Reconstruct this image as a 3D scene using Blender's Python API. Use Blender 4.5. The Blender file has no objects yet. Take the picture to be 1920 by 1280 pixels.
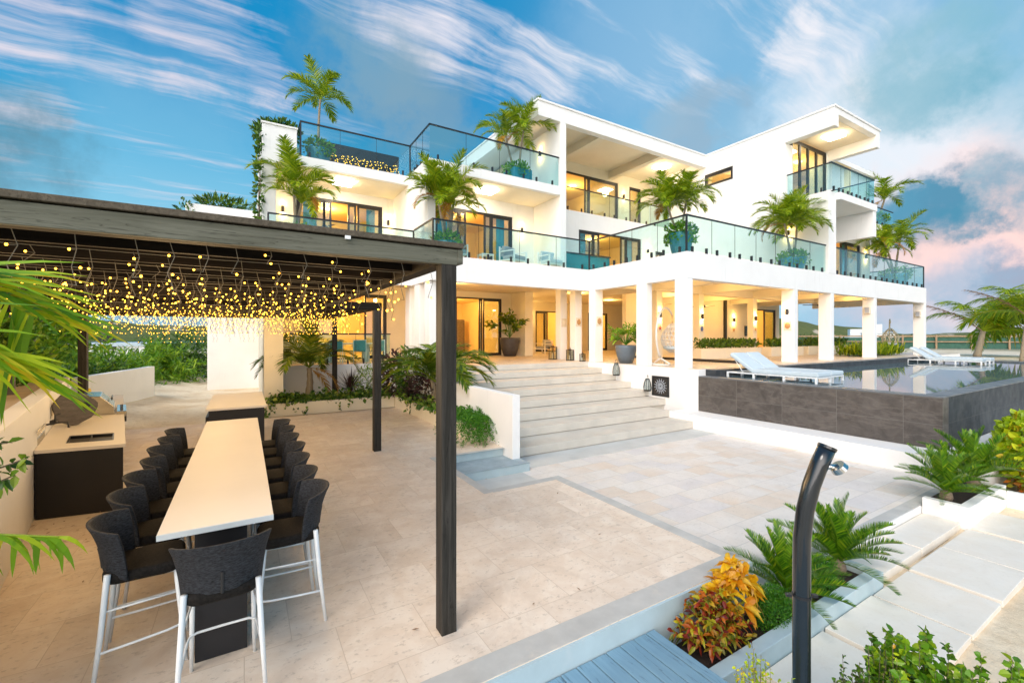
import bpy, math, random
from mathutils import Vector, Matrix
random.seed(7)
R = math.radians
SC = bpy.context.scene
COL = SC.collection
# ------------------------------------------------------------------ camera, sky, sun, exposure
CAM_H = 2.3
YAW = 31.23
cd = bpy.data.cameras.new('camera'); cam = bpy.data.objects.new('camera', cd); COL.objects.link(cam)
cam.location = (0, 0, CAM_H); cam.rotation_euler = (R(90), 0, R(-YAW))
cd.sensor_width = 36.0; cd.sensor_fit = 'HORIZONTAL'; cd.lens = 36.0*828/1920
cd.shift_y = -8.5/1920; cd.clip_start = 0.05; cd.clip_end = 20000
SC.camera = cam
SC.view_settings.view_transform = 'Standard'; SC.view_settings.look = 'None'
SC.view_settings.exposure = 0.78; SC.view_settings.gamma = 1.0
SC.render.engine = 'CYCLES'
SC.cycles.use_denoising = True
SC.cycles.max_bounces = 10; SC.cycles.transparent_max_bounces = 24; SC.cycles.glossy_bounces = 4
SC.cycles.transmission_bounces = 6; SC.cycles.diffuse_bounces = 4
SC.cycles.sample_clamp_indirect = 6.0
SC.cycles.caustics_reflective = False; SC.cycles.caustics_refractive = False
SC.cycles.use_light_tree = True

SUN_EL, SUN_AZ = 50.0, 238.0        # azimuth clockwise from +Y: low in the west-south-west, behind the left shoulder
sd = bpy.data.lights.new('sun', 'SUN'); sun = bpy.data.objects.new('sun', sd); COL.objects.link(sun)
sd.energy = 0.85; sd.angle = R(22); sd.color = (1.0, 0.93, 0.84)
_d = Vector((math.sin(R(SUN_AZ))*math.cos(R(SUN_EL)), math.cos(R(SUN_AZ))*math.cos(R(SUN_EL)), math.sin(R(SUN_EL))))
sun.rotation_euler = _d.to_track_quat('Z', 'Y').to_euler(); sun.location = (0, 0, 30)

class NT:
    """small helper round a node tree"""
    def __init__(s, nt): s.nt = nt; s.n = nt.nodes; s.l = nt.links
    def new(s, t, **k):
        o = s.n.new('ShaderNode'+t)
        for a, b in k.items(): setattr(o, a, b)
        return o
    def put(s, sock, v):
        if v is None: return
        if isinstance(v, bpy.types.NodeSocket): s.l.new(v, sock)
        else:
            if isinstance(v, (tuple, list)) and len(v) == 3 and sock.type == 'RGBA': v = (*v, 1)
            sock.default_value = v
    def math(s, op, a, b=None, c=None, clamp=False):
        o = s.new('Math', operation=op, use_clamp=clamp)
        s.put(o.inputs[0], a); s.put(o.inputs[1], b); s.put(o.inputs[2], c)
        return o.outputs[0]
    def vmath(s, op, a, b=None, scale=None):
        o = s.new('VectorMath', operation=op); s.put(o.inputs[0], a); s.put(o.inputs[1], b)
        if scale is not None: s.put(o.inputs['Scale'], scale)
        return o.outputs['Value'] if op in ('DOT_PRODUCT', 'LENGTH', 'DISTANCE') else o.outputs[0]
    def mix(s, f, a, b, mode='MIX'):
        o = s.new('Mix', data_type='RGBA', blend_type=mode); s.put(o.inputs[0], f); s.put(o.inputs[6], a); s.put(o.inputs[7], b)
        return o.outputs[2]
    def ramp(s, f, stops, interp='LINEAR'):
        o = s.new('ValToRGB'); o.color_ramp.interpolation = interp; e = o.color_ramp.elements
        while len(e) < len(stops): e.new(0.5)
        for q, (p, c) in zip(e, stops):
            q.position = p; q.color = (c, c, c, 1) if not isinstance(c, (tuple, list)) else (*c, 1)
        s.put(o.inputs[0], f); return o.outputs[0]
    def noise(s, vec, scale, detail=4, rough=.55, dist=0, out=0):
        o = s.new('TexNoise'); s.put(o.inputs['Vector'], vec); o.inputs['Scale'].default_value = scale
        o.inputs['Detail'].default_value = detail; o.inputs['Roughness'].default_value = rough; o.inputs['Distortion'].default_value = dist
        return o.outputs[out]
    def mapping(s, vec, scale=(1, 1, 1), rot=(0, 0, 0), loc=(0, 0, 0)):
        o = s.new('Mapping'); s.put(o.inputs['Vector'], vec)
        o.inputs['Scale'].default_value = scale; o.inputs['Rotation'].default_value = rot; o.inputs['Location'].default_value = loc
        return o.outputs[0]
    def rng(s, v, a, b, c=0., d=1., smooth=True):
        o = s.new('MapRange'); o.interpolation_type = 'SMOOTHSTEP' if smooth else 'LINEAR'
        s.put(o.inputs[0], v); o.inputs[1].default_value = a; o.inputs[2].default_value = b; o.inputs[3].default_value = c; o.inputs[4].default_value = d
        return o.outputs[0]

def px_dir(x, y):
    """direction in the world of a point in the photograph, for the clouds of the sky"""
    a = (x-960)/828; b = (631.5-y)/828; s, c = math.sin(R(YAW)), math.cos(R(YAW))
    return Vector((s+a*c, c-a*s, b)).normalized()

def build_world():
    w = bpy.data.worlds.new('World'); SC.world = w; w.use_nodes = True
    T = NT(w.node_tree); T.n.clear()
    out = T.new('OutputWorld'); bg = T.new('Background')
    d = T.new('TexCoord').outputs['Generated']
    d = T.vmath('NORMALIZE', d)
    sep = T.new('SeparateXYZ'); T.put(sep.inputs[0], d); z = sep.outputs[2]
    sky = T.new('TexSky', sky_type='NISHITA'); sky.sun_disc = False; sky.sun_elevation = R(14); sky.sun_rotation = R(SUN_AZ)
    sky.air_density = 1.0; sky.dust_density = 0.6; sky.ozone_density = 3.0
    nish = T.vmath('SCALE', sky.outputs[0], scale=0.10)
    zz = T.math('ABSOLUTE', z)
    grad = T.ramp(zz, [(0.0, (.30, .57, .75)), (.10, (.36, .62, .76)), (.19, (.19, .54, .75)), (.30, (.032, .38, .66)), (.45, (.004, .255, .55)), (.62, (.010, .255, .54)), (1.0, (.012, .15, .38))])
    base = T.mix(.94, nish, grad)
    # paler towards the right (east) of the view
    ref = px_dir(1720, 430); e = T.vmath('DOT_PRODUCT', d, tuple(ref))
    base = T.mix(T.math('MULTIPLY', T.rng(e, .62, 1.0), .40), base, (.52, .76, .88))
    def puff(x, y, r, vec, inner=.35):
        return T.rng(T.vmath('DISTANCE', vec, tuple(px_dir(x, y))), r, r*inner)
    nz = T.noise(d, 6.0, 8, .62, out=1); nz2 = T.noise(d, 22, 6, .65, out=1)
    dd = T.vmath('ADD', d, T.vmath('SCALE', T.vmath('SUBTRACT', nz, (.5, .5, .5)), scale=.20))
    dd = T.vmath('ADD', dd, T.vmath('SCALE', T.vmath('SUBTRACT', nz2, (.5, .5, .5)), scale=.06))
    # broad soft veils
    for (x, y, r, c, s) in [(1620, 330, .27, (.84, .86, .90), .80), (1860, 290, .18, (.80, .80, .86), .55), (1850, 475, .21, (.97, .66, .60), .95), (1700, 510, .18, (.95, .68, .64), .75), (1880, 560, .12, (.86, .68, .70), .7),
                            (1180, 60, .22, (.45, .62, .78), .25), (1560, 120, .14, (.72, .80, .86), .25), (320, 330, .30, (.40, .66, .80), .30)]:
        base = T.mix(T.math('MULTIPLY', puff(x, y, r, dd, .25), s), base, c)
    # plane coordinates overhead: streaks of cirrus that all run one way, gathered in patches
    inv = T.math('DIVIDE', 1.0, T.math('ADD', T.math('MAXIMUM', z, 0.0), .14))
    p = T.vmath('SCALE', d, scale=inv)
    wob = T.noise(p, 1.6, 3, .5, out=1)
    p2 = T.vmath('ADD', p, T.vmath('SCALE', T.vmath('SUBTRACT', wob, (.5, .5, .5)), scale=.24))
    az = R(63.4); rot = (0, 0, -(math.pi/2-az))
    n1 = T.noise(T.mapping(p2, scale=(.55, 3.9, 1), rot=rot), 2.2, 10, .60)
    n2 = T.noise(T.mapping(p2, scale=(1.1, 11, 1), rot=rot), 2.6, 8, .6)
    patch = None
    for (x, y, r, s) in [(70, 30, .13, .9), (230, 75, .12, .7), (380, 45, .15, .95), (480, 110, .11, .95), (30, 190, .10, .9), (330, 170, .30, .30), (170, 270, .25, .22), (800, 70, .16, .8), (770, 20, .12, .7), (900, 10, .10, .6), (1010, 120, .15, .75), (1080, 90, .14, .5), (1490, 80, .09, .8), (1600, 100, .15, .45), (1700, 40, .12, .35), (1560, 190, .16, .35), (880, 190, .12, .5), (640, 20, .2, .25), (1340, 60, .2, .35)]:
        m = T.math('MULTIPLY', puff(x, y, r*1.25, dd, .2), s); patch = m if patch is None else T.math('MAXIMUM', patch, m)
    thr = T.math('ADD', T.math('ADD', n1, T.math('MULTIPLY', T.math('SUBTRACT', n2, .5), .24)), T.math('MULTIPLY', patch, .27))
    cir = T.math('MULTIPLY', T.rng(thr, .58, .93), T.rng(z, .05, .22))
    ccol = T.mix(T.rng(e, .2, .9), (.78, .70, .76), (.84, .82, .86))
    base = T.mix(T.math('MULTIPLY', cir, .95), base, ccol)
    # grey and teal cloud masses
    brk = T.rng(T.noise(d, 9, 7, .6), .34, .58)
    for (x, y, r, c, s, inner) in [(690, 140, .17, (.20, .36, .48), .75, .3), (790, 215, .16, (.20, .34, .45), .7, .3), (20, 270, .13, (.085, .23, .33), .85, .25), (70, 310, .10, (.14, .30, .40), .6, .25),
             (1800, 110, .12, (.22, .47, .59), .8, .35), (1890, 165, .11, (.17, .42, .55), .8, .35), (1720, 150, .10, (.30, .50, .60), .55, .2), (1725, 408, .080, (.055, .26, .41), .95, .5), (1660, 405, .055, (.10, .31, .46), .85, .35), (1790, 425, .05, (.08, .28, .42), .85, .4),
             (1890, 358, .07, (.17, .36, .49), .85, .35), (1830, 345, .04, (.30, .46, .56), .6, .3), (1330, 255, .10, (.28, .42, .55), .85, .4), (1250, 250, .07, (.30, .45, .58), .6, .3), (1420, 185, .035, (.24, .44, .60), .7, .3), (1275, 185, .03, (.22, .45, .64), .6, .3),
             (1890, 515, .055, (.24, .34, .48), .85, .35), (1800, 545, .07, (.30, .46, .62), .7, .3), (1760, 610, .07, (.24, .46, .64), .5, .3), (1900, 612, .07, (.22, .44, .60), .5, .3), (1580, 590, .16, (.22, .44, .64), .55, .3)]:
        m = puff(x, y, r, dd, inner)
        base = T.mix(T.math('MULTIPLY', T.math('MULTIPLY', m, T.math('ADD', .35, T.math('MULTIPLY', brk, .65))), s), base, c)
    # bright sunset glow added behind the camera, unseen, as fill for under the pergola
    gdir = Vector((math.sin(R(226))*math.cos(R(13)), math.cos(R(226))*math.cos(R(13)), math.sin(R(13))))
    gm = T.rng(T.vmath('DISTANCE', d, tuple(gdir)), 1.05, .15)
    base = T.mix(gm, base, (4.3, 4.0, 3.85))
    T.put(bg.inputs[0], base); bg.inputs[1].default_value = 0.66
    T.l.new(bg.outputs[0], out.inputs[0])
build_world()

# ------------------------------------------------------------------ mesh helpers
WORLD = {}
class MB:
    def __init__(s): s.v = []; s.f = []; s.m = []
    def add(s, vs, fs, m=0):
        b = len(s.v); s.v += [tuple(v) for v in vs]
        for f in fs: s.f.append([b+i for i in f]); s.m.append(m)
        return s
    def box(s, x0, x1, y0, y1, z0, z1, m=0):
        vs = [(x, y, z) for z in (z0, z1) for (x, y) in ((x0, y0), (x1, y0), (x1, y1), (x0, y1))]
        return s.add(vs, [(3, 2, 1, 0), (4, 5, 6, 7), (0, 1, 5, 4), (1, 2, 6, 5), (2, 3, 7, 6), (3, 0, 4, 7)], m)
    def prism(s, pts, z0, z1, m=0):
        n = len(pts); vs = [(x, y, z0) for x, y in pts]+[(x, y, z1) for x, y in pts]
        fs = [tuple(range(n-1, -1, -1)), tuple(range(n, 2*n))]+[(i, (i+1) % n, n+(i+1) % n, n+i) for i in range(n)]
        return s.add(vs, fs, m)
    def obox(s, c, size, rx=0, ry=0, rz=0, m=0):
        M = Matrix.Translation(c) @ Matrix.Rotation(rz, 4, 'Z') @ Matrix.Rotation(ry, 4, 'Y') @ Matrix.Rotation(rx, 4, 'X')
        h = [q/2 for q in size]
        vs = [M @ Vector((x*h[0], y*h[1], z*h[2])) for z in (-1, 1) for (x, y) in ((-1, -1), (1, -1), (1, 1), (-1, 1))]
        return s.add(vs, [(3, 2, 1, 0), (4, 5, 6, 7), (0, 1, 5, 4), (1, 2, 6, 5), (2, 3, 7, 6), (3, 0, 4, 7)], m)
    def tube(s, pts, r, n=8, m=0, cap=True):
        pts = [Vector(p) for p in pts]; k = len(pts)
        rs = r if isinstance(r, (list, tuple)) else [r]*k
        rings = []; up = None
        for i in range(k):
            t = (pts[min(i+1, k-1)]-pts[max(i-1, 0)]).normalized()
            if up is None:
                up = Vector((0, 0, 1)) if abs(t.z) < .9 else Vector((1, 0, 0))
            a = t.cross(up).normalized(); b = a.cross(t).normalized(); up = b
            rings.append([pts[i]+a*math.cos(2*math.pi*j/n)*rs[i]+b*math.sin(2*math.pi*j/n)*rs[i] for j in range(n)])
        vs = [p for q in rings for p in q]; fs = []
        for i in range(k-1):
            for j in range(n):
                j2 = (j+1) % n; fs.append((i*n+j, i*n+j2, (i+1)*n+j2, (i+1)*n+j))
        if cap: fs += [tuple(range(n-1, -1, -1)), tuple((k-1)*n+j for j in range(n))]
        return s.add(vs, fs, m)
    def lathe(s, prof, c=(0, 0, 0), n=20, m=0):
        vs = []; fs = []; k = len(prof)
        for (r, z) in prof:
            for j in range(n):
                a = 2*math.pi*j/n; vs.append((c[0]+r*math.cos(a), c[1]+r*math.sin(a), c[2]+z))
        for i in range(k-1):
            for j in range(n):
                j2 = (j+1) % n; fs.append((i*n+j, i*n+j2, (i+1)*n+j2, (i+1)*n+j))
        fs.append(tuple(range(n-1, -1, -1))); fs.append(tuple((k-1)*n+j for j in range(n)))
        return s.add(vs, fs, m)
    def ball(s, c, r, n=8, k=5, m=0, sz=1.0):
        prof = [(max(.001, r*math.sin(math.pi*i/k)), -r*sz*math.cos(math.pi*i/k)) for i in range(k+1)]
        return s.lathe(prof, c, n, m)
    def build(s, name, mats, parent=None, smooth=False, bevel=0, local=False):
        me = bpy.data.meshes.new(name)
        L = Vector((0, 0, 0)) if (local or parent is None) else WORLD.get(parent.name, Vector((0, 0, 0)))
        me.from_pydata([(v[0]-L.x, v[1]-L.y, v[2]-L.z) for v in s.v], [], s.f)
        if not isinstance(mats, (list, tuple)): mats = [mats]
        for q in mats: me.materials.append(q)
        if len(mats) > 1: me.polygons.foreach_set('material_index', s.m)
        if smooth: me.polygons.foreach_set('use_smooth', [True]*len(me.polygons))
        me.update()
        o = bpy.data.objects.new(name, me); COL.objects.link(o)
        if parent is not None: o.parent = parent
        WORLD[o.name] = L
        if bevel:
            b = o.modifiers.new('bevel', 'BEVEL'); b.width = bevel; b.segments = 2; b.limit_method = 'ANGLE'; b.angle_limit = R(40)
        return o

def tag(o, label=None, cat=None, group=None, kind=None):
    if label: o['label'] = label
    if cat: o['category'] = cat
    if group: o['group'] = group
    if kind: o['kind'] = kind
    return o
def thing(name, label, cat, loc=(0, 0, 0), rz=0, group=None):
    o = bpy.data.objects.new(name, None); COL.objects.link(o); o.empty_display_size = .2
    o.location = loc; o.rotation_euler = (0, 0, rz); WORLD[o.name] = Vector(loc)
    return tag(o, label, cat, group)
CH = {}
def kids(o): return list(o.children)
def copy_tree(o, loc=None, rz=None, label=None, group=None, parent=None, scale=None):
    c = o.copy(); COL.objects.link(c)
    if parent is not None: c.parent = parent
    if loc is not None: c.location = loc
    if rz is not None: c.rotation_euler = (0, 0, rz)
    if scale is not None: c.scale = scale
    if label: c['label'] = label
    if group: c['group'] = group
    WORLD[c.name] = Vector(c.location) if parent is None else WORLD.get(parent.name, Vector((0, 0, 0)))
    for ch in kids(o): copy_tree(ch, parent=c)
    return c
def inst(mesh_obj, name, parent, loc=(0, 0, 0), rot=(0, 0, 0), scale=(1, 1, 1)):
    o = bpy.data.objects.new(name, mesh_obj.data if hasattr(mesh_obj, 'data') else mesh_obj); COL.objects.link(o)
    o.parent = parent; o.location = loc; o.rotation_euler = rot; o.scale = scale
    return o
def lamp(name, loc, power, color=(1, .66, .30), radius=.06, parent=None, kind='POINT', size=None, rot=None, spot=None):
    l = bpy.data.lights.new(name, kind); l.energy = power; l.color = color
    if kind == 'AREA': l.size = size or .4
    else: l.shadow_soft_size = radius
    if kind == 'SPOT': l.spot_size = spot or R(110); l.spot_blend = .6
    o = bpy.data.objects.new(name, l); COL.objects.link(o)
    P = WORLD.get(parent.name, Vector((0, 0, 0))) if parent is not None else Vector((0, 0, 0))
    o.location = Vector(loc)-P
    if rot: o.rotation_euler = rot
    if parent is not None: o.parent = parent
    return o

# ------------------------------------------------------------------ materials
M = {}
def base_mat(name):
    m = bpy.data.materials.new(name); m.use_nodes = True; T = NT(m.node_tree); b = T.n['Principled BSDF']; M[name] = m
    return m, T, b
def pm(name, col, rough=.55, metal=0, var=None, bump=None, stretch=(1, 1, 1), spec=None, coat=0, dirt=None):
    """plain surface: colour with noise variation (scale, amount) and bump (scale, strength)"""
    m, T, b = base_mat(name); co = T.mapping(T.new('TexCoord').outputs['Object'], scale=stretch)
    c = col
    if var:
        n = T.noise(co, var[0], 6, .6)
        k0 = tuple(max(0, q*(1-var[1])) for q in col); k1 = tuple(min(1, q*(1+var[1])) for q in col)
        c = T.ramp(n, [(.28, k0), (.72, k1)])
    if dirt:
        n = T.noise(co, dirt[0], 8, .65, .5); c = T.mix(T.math('MULTIPLY', T.rng(n, .56, .75), dirt[2]), c, dirt[1])
    T.put(b.inputs['Base Color'], c); b.inputs['Roughness'].default_value = rough; b.inputs['Metallic'].default_value = metal
    if spec is not None: b.inputs['Specular IOR Level'].default_value = spec
    if coat: b.inputs['Coat Weight'].default_value = coat
    if bump:
        bp = T.new('Bump'); bp.inputs['Strength'].default_value = bump[1]; bp.inputs['Distance'].default_value = bump[2] if len(bump) > 2 else .02
        T.put(bp.inputs['Height'], T.noise(co, bump[0], 5, .6)); T.l.new(bp.outputs[0], b.inputs['Normal'])
    return m
def tiles(name, c1, c2, mortar, w, h, offset=.5, rough=.5, mort=.006, vein=None, rot=0, axes='xy', tint=None, pits=0, randc=None, freq=2):
    """stone in courses; axes say which two object axes carry the courses"""
    m, T, b = base_mat(name); oc = T.new('TexCoord').outputs['Object']
    s = T.new('SeparateXYZ'); T.put(s.inputs[0], oc); cmb = T.new('CombineXYZ')
    ix = {'x': 0, 'y': 1, 'z': 2}
    T.l.new(s.outputs[ix[axes[0]]], cmb.inputs[0]); T.l.new(s.outputs[ix[axes[1]]], cmb.inputs[1])
    v = T.mapping(cmb.outputs[0], rot=(0, 0, rot))
    br = T.new('TexBrick'); br.offset = offset; br.offset_frequency = freq; T.put(br.inputs['Vector'], v)
    br.inputs['Scale'].default_value = 1; br.inputs['Brick Width'].default_value = w; br.inputs['Row Height'].default_value = h
    br.inputs['Mortar Size'].default_value = mort; br.inputs['Mortar Smooth'].default_value = .2; br.inputs['Bias'].default_value = 0
    br.inputs['Color1'].default_value = (0, 0, 0, 1); br.inputs['Color2'].default_value = (1, 1, 1, 1); br.inputs['Mortar'].default_value = (.5, .5, .5, 1)
    per = br.outputs['Color']; mo = br.outputs['Fac']
    off = T.vmath('ADD', oc, T.vmath('SCALE', per, scale=37.0))
    n = T.noise(off, 3.2, 9, .66, .6)
    c = T.mix(T.rng(n, .3, .72), c1, c2)
    if randc: c = T.mix(.55, c, T.ramp(T.math('FRACT', T.math('ADD', per, T.math('MULTIPLY', T.noise(oc, .55, 1), .9))), randc, 'LINEAR'), 'MIX')
    else: c = T.mix(.22, c, T.ramp(per, [(0, tuple(q*.72 for q in c1)), (1, tuple(min(1, q*1.1) for q in c2))]))
    if vein:
        vn = T.noise(T.mapping(off, scale=(.5, .55, 2.1), rot=(.5, .4, .5)), 1.5, 9, .66, .35)
        c = T.mix(T.math('MULTIPLY', T.math('SUBTRACT', 1.0, T.rng(T.math('ABSOLUTE', T.math('SUBTRACT', vn, .5)), 0, .045)), vein[1]), c, vein[0])
    if pits:
        pn = T.noise(T.mapping(off, scale=(1, 1.6, 1)), 15, 7, .72)
        c = T.mix(T.math('MULTIPLY', T.rng(pn, .55, .64), pits), c, tuple(q*.60 for q in c1))
    c = T.mix(T.rng(mo, .1, .9), c, mortar)
    T.put(b.inputs['Base Color'], c)
    T.put(b.inputs['Roughness'], T.rng(T.noise(oc, 3, 5), .3, .7, rough-.1, rough+.14))
    bp = T.new('Bump'); bp.inputs['Strength'].default_value = .35; bp.inputs['Distance'].default_value = .01
    T.put(bp.inputs['Height'], T.math('SUBTRACT', T.math('MULTIPLY', T.noise(off, 14, 6), .35), mo)); T.l.new(bp.outputs[0], b.inputs['Normal'])
    return m
def wood(name, c1, c2, axis=0, rough=.6, scale=1.0):
    m, T, b = base_mat(name); oc = T.new('TexCoord').outputs['Object']
    st = [9*scale]*3; st[axis] = .45*scale
    v = T.mapping(oc, scale=tuple(st))
    n = T.noise(v, 3.2, 9, .62, 1.0); big = T.noise(oc, 1.3, 4)
    c = T.mix(T.rng(n, .3, .72), c1, c2); c = T.mix(T.math('MULTIPLY', T.rng(big, .45, .8), .35), c, tuple(q*.6 for q in c1))
    cr = T.noise(T.mapping(oc, scale=tuple(q*1.4 for q in st)), 2.0, 6, .5, .6)
    c = T.mix(T.math('MULTIPLY', T.math('SUBTRACT', 1, T.rng(T.math('ABSOLUTE', T.math('SUBTRACT', cr, .47)), 0, .012)), .6), c, tuple(q*.25 for q in c1))
    T.put(b.inputs['Base Color'], c); b.inputs['Roughness'].default_value = rough; b.inputs['Specular IOR Level'].default_value = .12
    bp = T.new('Bump'); bp.inputs['Strength'].default_value = .3; bp.inputs['Distance'].default_value = .006
    T.put(bp.inputs['Height'], n); T.l.new(bp.outputs[0], b.inputs['Normal'])
    return m
def leafmat(name, stops, trans=.30, rough=.42):
    m, T, b = base_mat(name)
    g = T.new('NewGeometry').outputs['Random Per Island']; oi = T.new('ObjectInfo').outputs['Random']
    f = T.math('FRACT', T.math('ADD', g, T.math('MULTIPLY', oi, .13)))
    c = T.ramp(f, stops); T.put(b.inputs['Base Color'], c); b.inputs['Roughness'].default_value = rough
    tr = T.new('BsdfTranslucent'); T.put(tr.inputs[0], T.mix(.5, c, (.45, .55, .04), 'MULTIPLY') if False else c)
    mx = T.new('MixShader'); mx.inputs[0].default_value = trans
    T.l.new(b.outputs[0], mx.inputs[1]); T.l.new(tr.outputs[0], mx.inputs[2]); T.l.new(mx.outputs[0], T.n['Material Output'].inputs[0])
    return m
def glassmat(name, tint, ior=1.45, boost=1.0):
    """thin sheet: clear with a tint, mirror-like at grazing angles"""
    m, T, b = base_mat(name); T.n.remove(b)
    tr = T.new('BsdfTransparent'); T.put(tr.inputs[0], tint); gl = T.new('BsdfGlossy'); gl.inputs['Roughness'].default_value = .015
    gl.inputs['Color'].default_value = (.92, .97, 1, 1)
    g = T.new('NewGeometry'); cs = T.math('ABSOLUTE', T.vmath('DOT_PRODUCT', g.outputs['Normal'], g.outputs['Incoming']))
    f0 = ((ior-1)/(ior+1))**2; fr = T.math('ADD', f0, T.math('MULTIPLY', 1-f0, T.math('POWER', T.math('SUBTRACT', 1.0, cs, clamp=True), 5.0)))
    mx = T.new('MixShader'); T.put(mx.inputs[0], T.math('MULTIPLY', fr, boost, clamp=True))
    T.l.new(tr.outputs[0], mx.inputs[1]); T.l.new(gl.outputs[0], mx.inputs[2]); T.l.new(mx.outputs[0], T.n['Material Output'].inputs[0])
    return m
def glow(name, col, strength, sample=True):
    m, T, b = base_mat(name); T.n.remove(b); e = T.new('Emission'); T.put(e.inputs[0], col); e.inputs[1].default_value = strength
    T.l.new(e.outputs[0], T.n['Material Output'].inputs[0])
    if not sample: m.cycles.emission_sampling = 'NONE'
    return m

pm('stucco', (.83, .82, .80), .8, var=(1.2, .03), bump=(60, .08, .004), dirt=(.9, (.68, .66, .62), .22))
def weathering(m, amount=.16):
    T = NT(m.node_tree); b = T.n['Principled BSDF']; src = b.inputs['Base Color'].links[0].from_socket; oc = T.new('TexCoord').outputs['Object']
    n = T.noise(T.mapping(oc, scale=(5.5, 5.5, .35)), 1.6, 8, .7); k = T.noise(oc, .8, 4)
    f = T.math('MULTIPLY', T.math('MULTIPLY', T.rng(n, .54, .74), T.rng(k, .42, .66)), amount*2)
    T.put(b.inputs['Base Color'], T.mix(f, src, (.50, .47, .42)))
weathering(M['stucco'])
pm('cream_wall', (.80, .73, .58), .8, var=(1.4, .04), bump=(50, .08, .004))
pm('room_wall', (.80, .66, .42), .85, var=(.8, .04))
pm('terrace_floor', (.62, .54, .45), .38, var=(1.1, .08))
tiles('terrace_tile', (.60, .50, .40), (.68, .58, .47), (.48, .40, .32), 1.2, .6, .5, .36, .005)
tiles('travertine', (.72, .57, .44), (.85, .74, .62), (.60, .48, .37), .62, .62, .5, .55, .003, vein=((.58, .46, .36), .25), pits=.5)
tiles('patchwork_stone', (.66, .60, .53), (.80, .75, .69), (.52, .50, .47), .62, .41, .5, .5, .004, pits=.25,
      randc=[(0, (.76, .71, .66)), (.30, (.78, .73, .67)), (.45, (.72, .59, .46)), (.55, (.77, .70, .62)), (.66, (.64, .61, .62)), (.78, (.78, .73, .68)), (.92, (.72, .56, .42)), (1, (.76, .71, .65))])
pm('step_stone', (.60, .555, .48), .55, var=(2.2, .09), bump=(26, .12, .006), dirt=(2.5, (.45, .46, .46), .35))
pm('pad_stone', (.56, .56, .53), .55, var=(2.6, .10), bump=(26, .14, .006), dirt=(1.5, (.42, .45, .46), .4))
pm('kerb_stone', (.50, .49, .46), .65, var=(3.2, .14), bump=(24, .2, .006), dirt=(1.8, (.70, .62, .52), .75))
pm('kerb_paint', (.46, .57, .60), .65, var=(2.5, .10), bump=(20, .15, .006), dirt=(2.2, (.60, .64, .64), .6))
pm('blue_tread', (.30, .38, .42), .6, var=(4, .18), bump=(22, .2, .006), dirt=(3, (.5, .53, .54), .5))
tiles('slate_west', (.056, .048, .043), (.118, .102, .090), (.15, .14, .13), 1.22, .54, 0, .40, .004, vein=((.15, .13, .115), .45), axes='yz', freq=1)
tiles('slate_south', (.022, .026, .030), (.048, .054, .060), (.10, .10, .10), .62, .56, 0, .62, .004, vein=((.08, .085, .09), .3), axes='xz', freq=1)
tiles('slate_coping', (.10, .115, .13), (.16, .175, .19), (.20, .20, .20), .62, .62, 0, .4, .004, axes='xy')
pm('dark_tile', (.035, .028, .024), .4, var=(3, .3))
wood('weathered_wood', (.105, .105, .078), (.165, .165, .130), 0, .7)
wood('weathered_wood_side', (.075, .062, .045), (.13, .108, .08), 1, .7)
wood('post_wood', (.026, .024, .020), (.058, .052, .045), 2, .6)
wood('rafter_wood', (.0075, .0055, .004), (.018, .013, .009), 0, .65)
wood('deck_wood', (.20, .34, .44), (.235, .385, .485), 1, .6, .8)
wood('fence_wood', (.30, .20, .12), (.46, .32, .20), 2, .7)
pm('bar_top', (.74, .68, .60), .5, var=(1.3, .035), bump=(80, .03, .002))
pm('bar_top_edge', (.66, .70, .70), .35, var=(6, .03))
pm('dark_cladding', (.010, .010, .0125), .45, var=(3, .25), bump=(30, .1, .004), stretch=(1, 1, 1))
pm('weave', (.026, .028, .033), .74, spec=.3, var=(46, .95), bump=(210, .55, .004), stretch=(1, 1, 3.2))
pm('weave_seat', (.0125, .0105, .009), .8, spec=.2, var=(60, .6), bump=(150, .4, .003), dirt=(9, (.035, .028, .022), .35))
pm('white_metal', (.80, .82, .82), .35, var=(8, .03))
pm('black_metal', (.016, .017, .019), .4, var=(10, .2))
pm('bronze_frame', (.022, .020, .019), .38, var=(6, .2))
pm('steel', (.62, .60, .56), .24, 1.0, var=(5, .06), stretch=(1, 1, 12))
pm('steel_dark', (.10, .10, .10), .35, 1.0)
pm('sand', (.66, .53, .37), .95, var=(.7, .12), bump=(9, .55, .05), dirt=(1.6, (.46, .33, .20), .55))
pm('soil', (.035, .022, .016), .95, var=(12, .4), bump=(16, .8, .04))
tiles('slab_stone', (.82, .74, .63), (.88, .82, .73), (.70, .66, .6), 8, 8, 0, .55, .001, pits=.12)
pm('cushion', (.52, .61, .66), .85, var=(3, .05), bump=(120, .1, .003))
pm('cushion_gray', (.36, .38, .41), .9, var=(4, .08), bump=(120, .15, .003))
pm('teal_pot', (.055, .23, .30), .35, var=(4, .15), coat=.3)
pm('slate_pot', (.11, .14, .17), .45, var=(5, .15))
pm('dark_pot', (.055, .050, .052), .5, var=(5, .2))
pm('teal_mesh', (.10, .30, .31), .6, var=(80, .3))
pm('rattan_white', (.78, .75, .70), .6, var=(20, .08))
pm('rattan_beige', (.60, .53, .36), .6, var=(20, .12))
pm('bark', (.19, .14, .095), .85, var=(14, .35), bump=(22, .7, .02), stretch=(1, 1, 5))
pm('palm_trunk', (.27, .22, .15), .75, var=(16, .25), bump=(9, .6, .02), stretch=(.6, .6, 6))
pm('dry_wood', (.115, .10, .09), .8, var=(7, .35), bump=(16, .5, .02), stretch=(1, 1, 2.5))
pm('yellow_glaze', (.75, .50, .02), .3)
pm('curtain', (.12, .40, .52), .9, var=(3, .1))  # blue reflection of the door glass put into the cloth colour
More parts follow.
